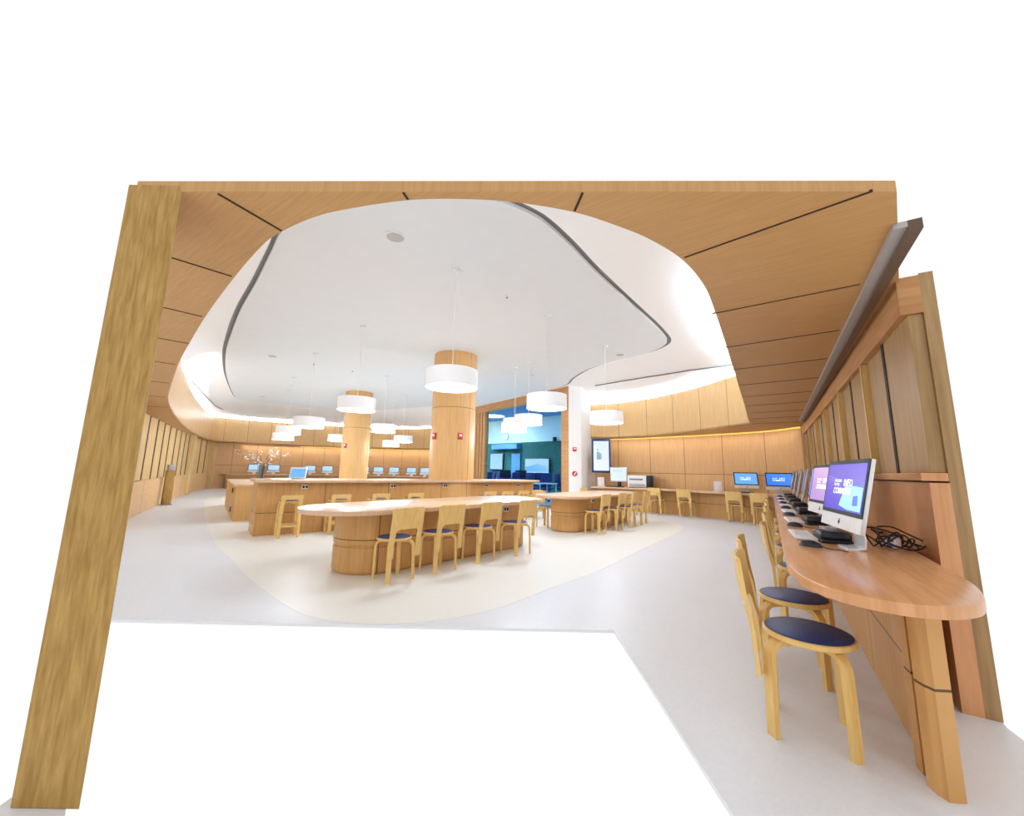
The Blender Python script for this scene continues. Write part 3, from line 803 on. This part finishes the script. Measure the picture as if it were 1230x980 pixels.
# stools along the counter
for i, s in enumerate((0.52, 1.30, 2.02, 2.72, 4.52, 5.02, 5.50, 6.05)):
    p = BO + bu * s + bn * (-0.10)
    lab = ('birch counter stool with navy seat at the left end of the high counter', 'second birch stool from the left along the high counter', 'third birch stool from the left along the high counter', 'fourth birch stool from the left, just left of the big column',
           'birch stool at the high counter just right of the big column', 'birch stool at the high counter, second right of the big column', 'birch stool at the high counter, third right of the big column', 'birch stool at the right end of the high counter by the glass')[i]
    put(ST, p.x, p.y, (bn.x, bn.y), lab, 'stools along the high counter')

# tablet kiosk and blossom vase
t = thing('tablet_kiosk', 'tilted tablet kiosk with cyan screen standing on the high counter', 'tablet', (-4.06, 7.66, BZ), math.radians(14))
obj('back_block', box((0.02, 0.07, 0.10), (0.27, 0.05, 0.19), 0, 0.012, rx=-0.45), M['dark'], t)
fr = obj('frame', box((0, 0.035, 0.115), (0.30, 0.018, 0.235), 0, 0.008, rx=-0.45), M['alu'], t)
obj('screen', box((0, 0.024, 0.112), (0.245, 0.012, 0.175), 0, 0.0, rx=-0.45), M['scr_cyan'], t)
obj('foot', box((0, 0.08, 0.006), (0.2, 0.16, 0.012), 0, 0.003), M['dark'], t)
t = thing('flower_vase', 'clear glass vase of white blossom branches standing on the low desk', 'vase', (-5.62, 9.05, 0.77), 0)
obj('vase', add_lathe(bmesh.new(), [(0, 0.0), (0.085, 0.0), (0.09, 0.02), (0.075, 0.2), (0.10, 0.42), (0.094, 0.42), (0.068, 0.2), (0.08, 0.03), (0, 0.03)], 28), M['vase'], t)
bl = bmesh.new()
for k in range(13):
    a = 2 * PI * k / 13 + random.uniform(-.25, .25); sp2 = random.uniform(0.25, 0.62); hh = random.uniform(0.55, 0.80)
    pts = [(0.02 * math.cos(a), 0.02 * math.sin(a), 0.08), (0.06 * math.cos(a), 0.06 * math.sin(a), 0.42), (sp2 * .55 * math.cos(a), sp2 * .55 * math.sin(a), hh * .82), (sp2 * math.cos(a), sp2 * math.sin(a), hh)]
    pts = [(q[0], q[1], q[2]) for q in pts]
    b = bmesh.new(); add_tube(b, pts, [0.007, 0.006, 0.004, 0.002], 6); obj('branch', b, M['twig'], t)
    for m in range(12):
        f_ = random.uniform(0.0, 1); q = Vector(pts[2 if f_ > .4 else 1]).lerp(Vector(pts[3 if f_ > .4 else 2]), random.random()) if f_ > .25 else Vector(pts[3])
        q += Vector((random.gauss(0, .03), random.gauss(0, .03), random.gauss(0, .025)))
        bmesh.ops.create_icosphere(bl, subdivisions=1, radius=random.uniform(0.010, 0.018), matrix=Matrix.Translation(q) @ Matrix.Diagonal((1, 1, random.uniform(.5, .9), 1)))
o = obj('blossom', bl, M['petal'], t); o['kind'] = 'stuff'

# ------------------------------------------------------------------ computers
def make_imac(name, w, h, scr, text, deco=False):
    t = thing(name, 'x', 'computer')
    zb = 0.112; tilt = 0.21
    def tl(o): o.rotation_euler.x = -tilt; o.location = (0, 0, zb); return o
    b = bmesh.new(); add_box(b, (0, 0, h / 2), (w, 0.022, h), 0, 0.006)
    add_box(b, (0, 0.018, h / 2 + 0.01), (w * 0.8, 0.03, h * 0.8), 0, 0.014)
    sh_ = tl(obj('shell', b, M['alu'], t))
    obj('chin', box((0, -0.0118, 0.042), (w - 0.004, 0.002, 0.08)), M['chin'], sh_)
    bz = obj('bezel', box((0, -0.0125, (h + 0.085) / 2), (w - 0.002, 0.004, h - 0.087)), M['black'], sh_)
    obj('screen', box((0, -0.0152, (h + 0.085) / 2), (w - 0.05, 0.002, h - 0.135)), scr, sh_)
    lg = bmesh.new(); add_lathe(lg, [(0, 0), (0.012, 0), (0.012, 0.002), (0, 0.002)], 16); bmesh.ops.scale(lg, vec=(1, 1, 1), verts=lg.verts[:])
    bmesh.ops.rotate(lg, verts=lg.verts[:], matrix=Matrix.Rotation(PI / 2, 3, 'X')); bmesh.ops.translate(lg, verts=lg.verts[:], vec=(0, -0.0128, 0.040))
    add_box(lg, (0.003, -0.0138, 0.056), (0.004, 0.002, 0.010), 0, 0, 0, 0.5)
    obj('logo', lg, M['black'], sh_)
    zc = (h + 0.085) / 2; k = w / 0.65
    if text:
        k *= 0.72
        tm = textmesh('screen_text', [('WELCOME', 0.034 * k, -0.22 * k, zc + 0.040 * k), ('TO THE', 0.034 * k, -0.22 * k, zc + 0.006 * k), ('INFO', 0.082 * k, 0.0 * k, zc + 0.010 * k), ('COMMONS', 0.076 * k, -0.22 * k, zc - 0.060 * k)], sh_, M['ink'])
        k /= 0.72
        tm.location.y = -0.0175
    if deco:
        hs = h - 0.135
        def poly(nm, pts, mat, y):
            bb = bmesh.new(); vv = [bb.verts.new((x * (w - 0.05) / 2, y, zc + z * hs / 2)) for x, z in pts]; bb.faces.new(vv); obj(nm, bb, mat, sh_, smooth=False)
        poly('screen_shape', [(.10, .10), (.96, .02), (.96, -.93), (.34, -.93), (-.12, -.80)][::1], M['inkcyan'], -0.0165)
        poly('screen_figure', [(.55, -.35), (.78, -.30), (.82, -.72), (.56, -.74)], M['inkblue'], -0.0169)
        poly('screen_line', [(-.98, .50), (-.98, .46), (.98, -.02), (.98, .05)], M['inkblue'], -0.0163)
    b = bmesh.new(); add_sweep(b, [(0, 0.045, zb + h * 0.45), (0, 0.075, zb + 0.1), (0, 0.09, 0.06), (0, 0.085, 0.012), (0, 0.05, 0.005), (0, 0.0, 0.005)], 0.16 * k, 0.009, (1, 0, 0))
    obj('stand', b, M['alu'], t)
    return t

def place(proto, x, y, z, rz, label, group):
    if proto.name not in used:
        used.add(proto.name); proto.location = (x, y, z); proto.rotation_euler.z = rz; proto['label'] = label; proto['group'] = group; return proto
    return dup(proto, (x, y, z), rz, label, group)

# right-hand desk
DZ = 0.75
desk_edge = cr([(2.12, 2.02), (1.90, 1.70), (1.68, 1.48), (1.50, 1.41), (1.37, 1.43), (1.29, 1.50), (1.25, 1.585), (1.243, 1.68), (1.262, 1.80), (1.32, 1.94), (1.42, 2.12), (2.1, 3.18), (3.4, 5.20), (4.7, 7.2), (5.85, 9.0)], 5)
desk_back = [(6.70, 9.12), (2.27, 2.24)]
t = thing('computer_desk', 'long cherry wood desk along the side wall carrying the row of computers', 'desk')
obj('worktop', slab(desk_edge + desk_back, DZ - 0.045, DZ, 0.006), [M['desktop']], t)
pe = offset(desk_edge, -0.42)[28:]
obj('front_panel', ribbon([(2.2, 2.25), (1.95, 1.93), (1.72, 1.74)] + pe, 0.0, DZ - 0.046, thick=-0.03), M['panel'], t)

DIR = Vector((.5425, .840)); NRM = Vector((.840, -.5425))
def dpt(s, d): q = Vector((1.42, 2.12)) + DIR * s + NRM * d; return q.x, q.y
big = make_imac('desktop_computer', 0.66, 0.42, M['scr_blue'], True, True)
vio = make_imac('desktop_computer', 0.66, 0.42, M['scr_violet'], True)
oth = make_imac('desktop_computer', 0.66, 0.42, M['scr_mid'], False)
order = ('nearest the camera', 'second along from the camera', 'third along from the camera', 'fourth along from the camera', 'fifth along from the camera', 'sixth along from the camera', 'seventh along, by the corner')
rz0 = math.atan2(-.919, -.395)   # local +x runs from the far edge to the near edge
for k in range(7):
    s = 0.63 + 1.13 * k
    x, y = dpt(s, 0.30)
    pr_ = big if k == 0 else vio if k == 1 else oth
    place(pr_, x, y, DZ, rz0 if k < 2 else math.atan2(-.81, -.585), ('silver computer with deep blue welcome screen on the long desk, ', 'silver computer with pale violet screen on the long desk, ', 'silver computer seen edge-on on the long desk, ')[min(k, 2)] + order[k], 'computers along the side wall')
# white keyboards, black dock boxes, mice
kb = thing('keyboard', 'x', 'keyboard')
obj('body', box((0, 0, 0.0105), (0.43, 0.125, 0.016), 0, 0.004, rx=0.03), M['paper'], kb)
b = bmesh.new()
for r in range(4):
    for q in range(14): add_box(b, (-0.188 + q * 0.029, -0.042 + r * 0.028, 0.020 + (-0.042 + r * 0.028) * 0.03), (0.025, 0.024, 0.004))
o = obj('keys', b, M['paper'], kb, smooth=False); o['kind'] = 'stuff'
dk = thing('dock_box', 'x', 'dock box')
b = bmesh.new(); add_box(b, (0, 0, 0.04), (0.24, 0.17, 0.062), 0, 0.022); obj('body', b, M['dark'], dk)
obj('front_lip', box((-0.10, 0, 0.012), (0.10, 0.17, 0.02), 0, 0.006), M['black'], dk)
ms = thing('computer_mouse', 'x', 'mouse')
b = bmesh.new(); bmesh.ops.create_uvsphere(b, u_segments=20, v_segments=12, radius=1, matrix=Matrix.Diagonal((0.034, 0.062, 0.036, 1)))
for v in b.verts:
    if v.co.z < 0: v.co.z *= 0.05
    v.co.z += 0.002
obj('shell', b, M['dark'], ms); obj('wheel', box((0, 0.035, 0.032), (0.008, 0.022, 0.01), 0, 0.002), M['metal'], ms)
b = bmesh.new(); add_tube(b, [(0, 0.055, 0.012), (0.02, 0.10, 0.005), (0.01, 0.15, 0.005), (0.03, 0.20, 0.005)], 0.0025, 6); obj('cord', b, M['black'], ms)
az = math.atan2(DIR.y, DIR.x)
for k in range(7):
    s = 1.13 * k
    x, y = dpt(s + 1.04, 0.125); place(kb, x, y, DZ, az + 0.06, 'white keyboard of the long-desk computer ' + order[k], 'keyboards on the long desk')
    x, y = dpt(s + 0.91, 0.28); place(dk, x, y, DZ, az + 0.1, 'black dock box of the long-desk computer ' + order[k], 'dock boxes on the long desk')
    x, y = dpt(s + 0.56, 0.14 if k == 0 else 0.11); place(ms, x, y, DZ, az - 3.6, 'black mouse of the long-desk computer ' + order[k], 'mice on the long desk')
# tangle of cables by the nearest computer
t = thing('cable_bundle', 'tangle of black cables with a white adapter behind the nearest computer', 'cables', (*dpt(0.80, 0.56), DZ), 0)
for k in range(7):
    rr = random.uniform(0.05, 0.12); ph = random.uniform(0, 6); b = bmesh.new()
    add_tube(b, [(0.02 * math.sin(k) + rr * (1 + .2 * math.sin(3 * a + ph)) * math.cos(a + ph), 0.02 * k - 0.06 + rr * .8 * math.sin(a + ph), 0.012 + 0.05 * (1 + math.sin(a * (1 + k % 2) + ph)) * rr / 0.1) for a in [2 * PI * j / 26 for j in range(25)]], 0.0045, 6)
    obj('cable', b, M['black'], t)
obj('adapter', box((0.0, 0, 0.035), (0.07, 0.06, 0.06), 0.4, 0.012), M['paper'], t)
b = bmesh.new(); add_tube(b, [(0.05, 0.03, 0.01), (0.12, 0.06, 0.04), (0.15, -0.02, 0.02), (0.19, 0.0, 0.02)], 0.006, 6); obj('plug', b, M['black'], t)

# chairs at the desk
for i, (s, d, lab) in enumerate(((-0.05, 0.06, 'nearest the camera, cut off at the bottom'), (0.60, 0.03, 'second from the camera'), (1.62, 0.15, 'third from the camera'), (2.75, 0.15, 'fourth from the camera'),
                                 (3.88, 0.15, 'fifth from the camera'), (5.0, 0.15, 'sixth from the camera'), (6.1, 0.15, 'seventh, close to the corner'))):
    x, y = dpt(s, d)
    put(CH, x, y, (NRM.x, NRM.y), 'birch chair tucked under the long computer desk, ' + lab, 'chairs along the long computer desk')

# curved counter with the printer
CZ = 0.725
PF = cr([(2.62, 13.05), (3.4, 12.6), (4.4, 11.8), (5.15, 11.05), (5.72, 10.35), (6.05, 9.75), (6.12, 9.3)], 5)
PB = [(6.75, 9.55), (6.62, 10.35), (6.08, 11.15), (5.3, 12.05), (4.12, 13.28), (3.1, 14.05)]
t = thing('printer_counter', 'curved wooden counter along the curved wall, carrying the printer and computers', 'counter')
obj('worktop', slab(PF + PB, CZ - 0.045, CZ, 0.005), M['top'], t)
PP = offset(PF, 0.40)[:-3]
obj('front_panel', ribbon(PP, 0.0, CZ - 0.046, thick=0.03, u0=0.1), M['panel'], t)
def bear(px, y): return ((px - 615) / 475.0 * y)
cface = (.70, .71)
for i, (x, y, lab) in enumerate(((4.36, 11.95, 'left of the pair below the printer wall'), (4.97, 11.36, 'second from the printer'), (5.80, 10.36, 'in front of the white framed computer'), (6.06, 9.74, 'in the corner next to the long desk'))):
    put(CH, x, y, cface, 'birch chair at the curved counter, ' + lab, 'chairs at the printer counter')
cy = make_imac('desktop_computer', 0.58, 0.42, M['scr_cyan'], True); md = make_imac('desktop_computer', 0.58, 0.42, M['scr_mid'], True)
place(cy, 6.22, 10.58, CZ, math.radians(-14), 'silver desktop computer with cyan screen on the curved counter', 'computers on the curved counter')
place(md, 6.52, 9.72, CZ, math.radians(-22), 'silver desktop computer with mid blue screen in the corner between desk and counter', 'computers on the curved counter')
t = thing('keyboard', 'black keyboard in front of the cyan computer on the curved counter', 'keyboard', (6.03, 10.33, CZ), math.radians(-40))
obj('body', box((0, 0, 0.015), (0.36, 0.13, 0.025), 0, 0.006), M['dark'], t); obj('keys', box((0, 0, 0.029), (0.33, 0.10, 0.006)), M['black'], t)
t = thing('sheet_stand', 'white notice sheet in a clear stand beside the cyan computer', 'notice', (5.62, 10.9, CZ), math.radians(-20))
obj('sheet', box((0, 0, 0.14), (0.19, 0.008, 0.27), 0, 0.002, rx=-0.12), M['paper'], t); obj('foot', box((0, 0.0, 0.006), (0.2, 0.09, 0.012), 0, 0.003), M['alu'], t)
t = thing('sheet_stand', 'white notice sheet in a stand below the wall display, beside the pier', 'notice', (2.98, 13.25, CZ), math.radians(0))
obj('sheet', box((0, 0, 0.15), (0.22, 0.008, 0.30), 0, 0.002, rx=-0.12), M['paper'], t); obj('foot', box((0, 0.0, 0.006), (0.22, 0.1, 0.012), 0, 0.003), M['alu'], t)
# printer
t = thing('printer', 'white laser printer with a dark right side on the curved counter', 'printer', (4.12, 12.75, CZ), math.radians(-24))
obj('body', box((-0.08, 0, 0.20), (0.56, 0.50, 0.36), 0, 0.02), M['paper'], t)
obj('side_panel', box((0.29, 0.0, 0.20), (0.20, 0.50, 0.38), 0, 0.04), M['dark'], t)
obj('paper_tray', box((-0.08, -0.255, 0.09), (0.46, 0.02, 0.08), 0, 0.005), M['rail_light'], t)
obj('output_slot', box((-0.10, -0.252, 0.26), (0.40, 0.012, 0.05), 0, 0.003), M['slot'], t)
obj('foot', box((0, 0, 0.012), (0.62, 0.44, 0.024)), M['dark'], t)
# catalogue monitor
t = thing('catalogue_monitor', 'monitor with a white page on a black stand left of the printer', 'monitor', (3.50, 13.0, CZ), math.radians(-18))
obj('bezel', box((0, 0, 0.40), (0.52, 0.04, 0.46), 0, 0.008), M['alu'], t); obj('screen', box((0, -0.022, 0.40), (0.47, 0.006, 0.40)), M['scr_white'], t)
obj('page_header', box((-0.02, -0.0265, 0.52), (0.30, 0.002, 0.035)), M['scr_pale'], t)
obj('neck', box((0.02, 0.05, 0.12), (0.12, 0.05, 0.24), 0, 0.01), M['dark'], t); obj('foot', box((0, 0.0, 0.012), (0.34, 0.24, 0.024), 0, 0.006), M['dark'], t)
t = thing('keyboard', 'black keyboard in front of the monitor left of the printer', 'keyboard', (3.28, 12.80, CZ), math.radians(-35))
obj('body', box((0, 0, 0.015), (0.44, 0.14, 0.025), 0, 0.006), M['dark'], t); obj('keys', box((0, 0, 0.029), (0.40, 0.11, 0.006)), M['black'], t)
# wall display
t = thing('wall_display', 'tall portrait display with a white page hung between pier and wood wall', 'display', (3.02, 13.35, 1.73), math.radians(-8))
obj('housing', box((0, 0, 0), (0.62, 0.09, 1.12), 0, 0.02), M['navy'], t); obj('screen', box((0, -0.047, 0), (0.50, 0.008, 0.98)), M['scr_white'], t)
for (x, z, w, h) in ((-0.10, 0.02, 0.10, 0.22), (-0.02, -0.02, 0.06, 0.20), (-0.12, 0.20, 0.05, 0.05), (-0.08, -0.10, 0.14, 0.05)):
    obj('screen_block', box((x, -0.053, z), (w, 0.003, h)), M['inkgrey'], t)
obj('bracket', box((0, 0.22, 0), (0.3, 0.36, 0.3)), M['metal'], t)

# far desk with its row of computers
DF = cr([(-14.3, 20.2), (-12.3, 21.6), (-9.9, 22.75), (-7.1, 23.3), (-5.0, 22.8)], 5)
DB = [(-4.75, 23.7), (-7.0, 24.2), (-10, 23.55), (-13.0, 22.1), (-14.9, 20.55)]
t = thing('far_desk', 'long curved wooden desk along the far wall behind the high counter', 'desk')
obj('worktop', slab(DF + DB, DZ - 0.05, DZ, 0.005), M['top'], t)
obj('front_panel', ribbon(offset(DF, 0.35), 0.0, DZ - 0.051, thick=0.03), M['panel'], t)
pl = make_imac('desktop_computer', 0.56, 0.40, M['scr_pale'], False)
names = ('behind the blossom vase', 'just left of the tablet kiosk', 'just right of the tablet kiosk', 'just left of the far column', 'half hidden by the far column', 'first clear one right of the far column', 'second clear one right of the far column', 'third clear one right of the far column', 'at the edge of the big column')
for i, px in enumerate((311, 334, 377, 397.5, 441, 458, 476.5, 497, 513)):
    y = 20.95 + (px - 311) / 202 * 2.2; y = y + 0.25 * math.sin((px - 311) / 202 * PI)
    place(pl, bear(px, y), y, DZ, math.radians(30 - (px - 311) / 202 * 30), 'small computer on the far desk, ' + names[i], 'computers on the far desk')

# ------------------------------------------------------------------ lamps and ceiling devices
def pendant(lab):
    t = thing('pendant_lamp', lab, 'pendant lamp')
    r, h = 0.35, 0.24
    obj('shade', add_lathe(bmesh.new(), [(r - 0.006, 0.0), (r, 0.0), (r, h), (0.02, h), (0.02, h - 0.006), (r - 0.006, h - 0.006), (r - 0.006, 0.0)], 48), M['drum'], t)
    obj('diffuser', add_lathe(bmesh.new(), [(0, -0.012), (r * .6, -0.010), (r - 0.012, 0.004), (r - 0.012, 0.014), (0, 0.014)], 48), M['diffuser'], t)
    obj('cord', add_lathe(bmesh.new(), [(0, h - 0.01), (0.005, h - 0.01), (0.005, ZC - 2.22 - 0.02), (0, ZC - 2.22 - 0.02)], 8), M['shade'], t)
    obj('canopy', add_lathe(bmesh.new(), [(0, ZC - 2.22 - 0.045), (0.06, ZC - 2.22 - 0.04), (0.065, ZC - 2.22 - 0.014), (0, ZC - 2.22 - 0.014)], 20), M['ceil'], t)
    return t
pn = pendant('x'); first = True
for x, y, z, lab in ((-0.83, 5.28, 2.27, 'big white drum pendant hanging before the big column'), (0.605, 6.85, 2.26, 'white drum pendant hanging before the brown portal'), (-3.02, 7.6, 2.27, 'white drum pendant hanging before the far column'),
                     (2.03, 8.42, 2.22, 'white drum pendant hanging over the oval table by the white pier'), (-4.95, 9.6, 2.12, 'white drum pendant left of the far column'), (-6.95, 12.3, 2.16, 'upper of the two overlapping drum pendants above the blossom vase'),
                     (-8.3, 14.4, 2.13, 'lower of the two overlapping drum pendants above the blossom vase'), (-3.86, 11.9, 2.24, 'white drum pendant nearest in the gap between the two columns'), (-4.13, 15.1, 2.17, 'small far drum pendant right in the gap between the columns'),
                     (-5.15, 17.0, 2.11, 'lowest far drum pendant between the columns'), (-6.85, 15.6, 2.20, 'far drum pendant peeping out left of the far column'), (0.42, 9.9, 2.33, 'right one of the three drum pendants overlapping the glazed portal'),
                     (0.07, 10.6, 2.21, 'lowest of the three drum pendants overlapping the glazed portal'), (0.10, 11.5, 2.44, 'rear one of the three drum pendants overlapping the glazed portal')):
    if first: q = pn; q['label'] = lab; q['group'] = 'drum pendants'; q.location = (x, y, z); first = False
    else: q = dup(pn, (x, y, z), 0, lab, 'drum pendants')
    if abs(z - 2.22) > 1e-3:
        for ch in q.children:
            if ch.name.startswith('cord'):
                ch.scale = (1, 1, 1); ch.data = ch.data.copy()
                for v in ch.data.vertices:
                    if v.co.z > 1: v.co.z += 2.22 - z
            if ch.name.startswith('canopy'): ch.location.z = 2.22 - z

for q in [o for o in COL.objects if o.name.startswith('pendant_lamp')]:
    near = q.location
    l = bpy.data.lights.new('pendant_bulb', 'POINT'); l.energy = 31 if near.x < -4 else 19; l.shadow_soft_size = 0.2; l.color = (.82, .91, 1)
    lo = bpy.data.objects.new('pendant_bulb', l); COL.objects.link(lo); lo.location = (near.x, near.y, near.z - 0.23)

def ceil_disc(name, x, y, r, lab, cat, mat='rail_light'):
    t = thing(name, lab, cat, (x, y, ZC - 0.015))
    obj('rim', add_lathe(bmesh.new(), [(r * .8, -0.006), (r * .82, -0.012), (r, -0.008), (r, 0.0), (r * .8, 0.0)], 28), M['ceil'], t)
    obj('grille', add_lathe(bmesh.new(), [(0, -0.008), (r * .8, -0.008), (r * .8, 0.0), (0, 0.0)], 28), M[mat], t)
for x, y, r, lab in ((-1.475, 4.475, .13, 'round grey ceiling speaker nearest the camera'), (-6.23, 9.92, .12, 'round ceiling speaker at the left of the white ceiling'), (2.57, 9.18, .12, 'round ceiling speaker at the right of the white ceiling near the cove'), (-10.2, 15.9, .12, 'round ceiling speaker at the far left of the white ceiling')):
    ceil_disc('ceiling_speaker', x, y, r, lab, 'speaker')
for x, y, lab in ((-.117, 6.07, 'sprinkler in the white ceiling right of the front pendant cord'), (-4.7, 11.3, 'sprinkler in the white ceiling above the far column'), (-5.48, 10.58, 'sprinkler in the white ceiling left of the far column'), (.59, 11.3, 'sprinkler in the white ceiling before the portal header')):
    t = thing('sprinkler', lab, 'sprinkler', (x, y, ZC - 0.015))
    obj('plate', add_lathe(bmesh.new(), [(0, -0.006), (0.035, -0.006), (0.04, 0.0), (0, 0.0)], 20), M['alu'], t); obj('head', add_lathe(bmesh.new(), [(0, -0.04), (0.02, -0.04), (0.02, -0.034), (0.008, -0.03), (0.008, -0.005), (0, -0.005)], 12), M['slot'], t)

# alarms and small wall devices
def strobe(x, y, z, rz, lab, cat='fire alarm', w=0.11, h=0.15):
    t = thing('fire_alarm', lab, cat, (x, y, z), rz)
    obj('box', box((0, 0, 0), (w, 0.05, h), 0, 0.008), M['red'], t); obj('lens', box((0, -0.03, h * 0.12), (w * 0.55, 0.02, h * 0.35), 0, 0.006), M['paper'], t)
def on_col(cx, cy, r, px):
    b = (px - 615) / 475.0
    d = Vector((b, 1)).normalized(); oc = Vector((-cx, -cy)); B_ = oc.dot(d); C_ = oc.dot(oc) - r * r; tt = -B_ - math.sqrt(max(0, B_ * B_ - C_)); p = d * tt; a = math.atan2(p.y - cy, p.x - cx); return p, a
for px, lab in ((522.5, 'red fire alarm strobe at the left edge of the big column'), (553.5, 'red fire alarm strobe on the front of the big column')):
    p, a = on_col(-1.43, 9.63, 0.545, px); strobe(p.x, p.y, 1.94, a + PI / 2, lab)
p, a = on_col(-5.78, 14.75, 0.49, 416.5); strobe(p.x, p.y, 1.95, a + PI / 2, 'red fire alarm strobe at the left edge of the far column')
wp = lambda px: (1.86 + (2.28 - 1.86) * 0.45, 12.83 + 0.07 * 0.45 - 0.03)
x, y = wp(0)
strobe(x - 0.0, y, 1.90, 0.165, 'small red and white alarm device, upper one on the white pier', w=0.12, h=0.13)
t = thing('fire_alarm_pull', 'round red alarm pull, lower one on the white pier', 'fire alarm', (x, y, 1.12), 0.165)
obj('plate', disc(0.085, 0.03, 0.02), M['red'], t); obj('handle', box((0, -0.02, 0), (0.03, 0.025, 0.12), 0, 0.004, 0, 0.6), M['paper'], t)

# access post by the knee wall
t = thing('access_post', 'slim wooden post with a grey reader on top before the knee wall', 'post', (-9.95, 11.75, 0), math.radians(55))
obj('shaft', box((0, 0, 0.50), (0.20, 0.14, 1.0), 0, 0.006), M['pier'], t); obj('reader', box((0, -0.0, 1.08), (0.16, 0.16, 0.16), 0, 0.02), M['rail_light'], t); obj('base_plate', box((0, 0, 0.01), (0.26, 0.2, 0.02)), M['metal'], t)

# ------------------------------------------------------------------ light and view
w = bpy.data.worlds.new('world'); scn.world = w; w.use_nodes = True
bg = w.node_tree.nodes['Background']; bg.inputs['Color'].default_value = (1, 1, 1, 1); bg.inputs['Strength'].default_value = 0.52
def area(name, loc, size, power, rot=(0, 0, 0), col=(1, .98, .95)):
    l = bpy.data.lights.new(name, 'AREA'); l.energy = power; l.size = size; l.color = col; l.shape = 'DISK'
    o = bpy.data.objects.new(name, l); COL.objects.link(o); o.location = loc; o.rotation_euler = rot; return o
area('hall_lamp', (-0.9, 20.6, 3.95), 1.2, 60, col=(.9, .97, 1))
area('hall_lamp_b', (1.6, 17.2, 3.95), 1.0, 24, col=(.9, .97, 1))
def strip_lamp(path, power, col=(1, .95, .88)):
    for a, b in zip(path[::3], path[3::3]):
        a, b = Vector(a), Vector(b); d = b - a; l = bpy.data.lights.new('strip_lamp', 'AREA'); l.shape = 'RECTANGLE'; l.size = d.length; l.size_y = 0.08; l.energy = power * d.length; l.color = col
        o = bpy.data.objects.new('strip_lamp', l); COL.objects.link(o); c = (a + b) / 2; o.location = (c.x, c.y, ZS - 0.035); o.rotation_euler = (0, 0, math.atan2(d.y, d.x))
strip_lamp(offset(WB, -0.26)[3:-4], 2.0)
strip_lamp(offset(WR, -0.26)[2:-1], 1.4)
scn.view_settings.view_transform = 'Standard'; scn.view_settings.look = 'None'; scn.view_settings.exposure = 1.0; scn.view_settings.gamma = 1.0
scn.view_settings.use_curve_mapping = False
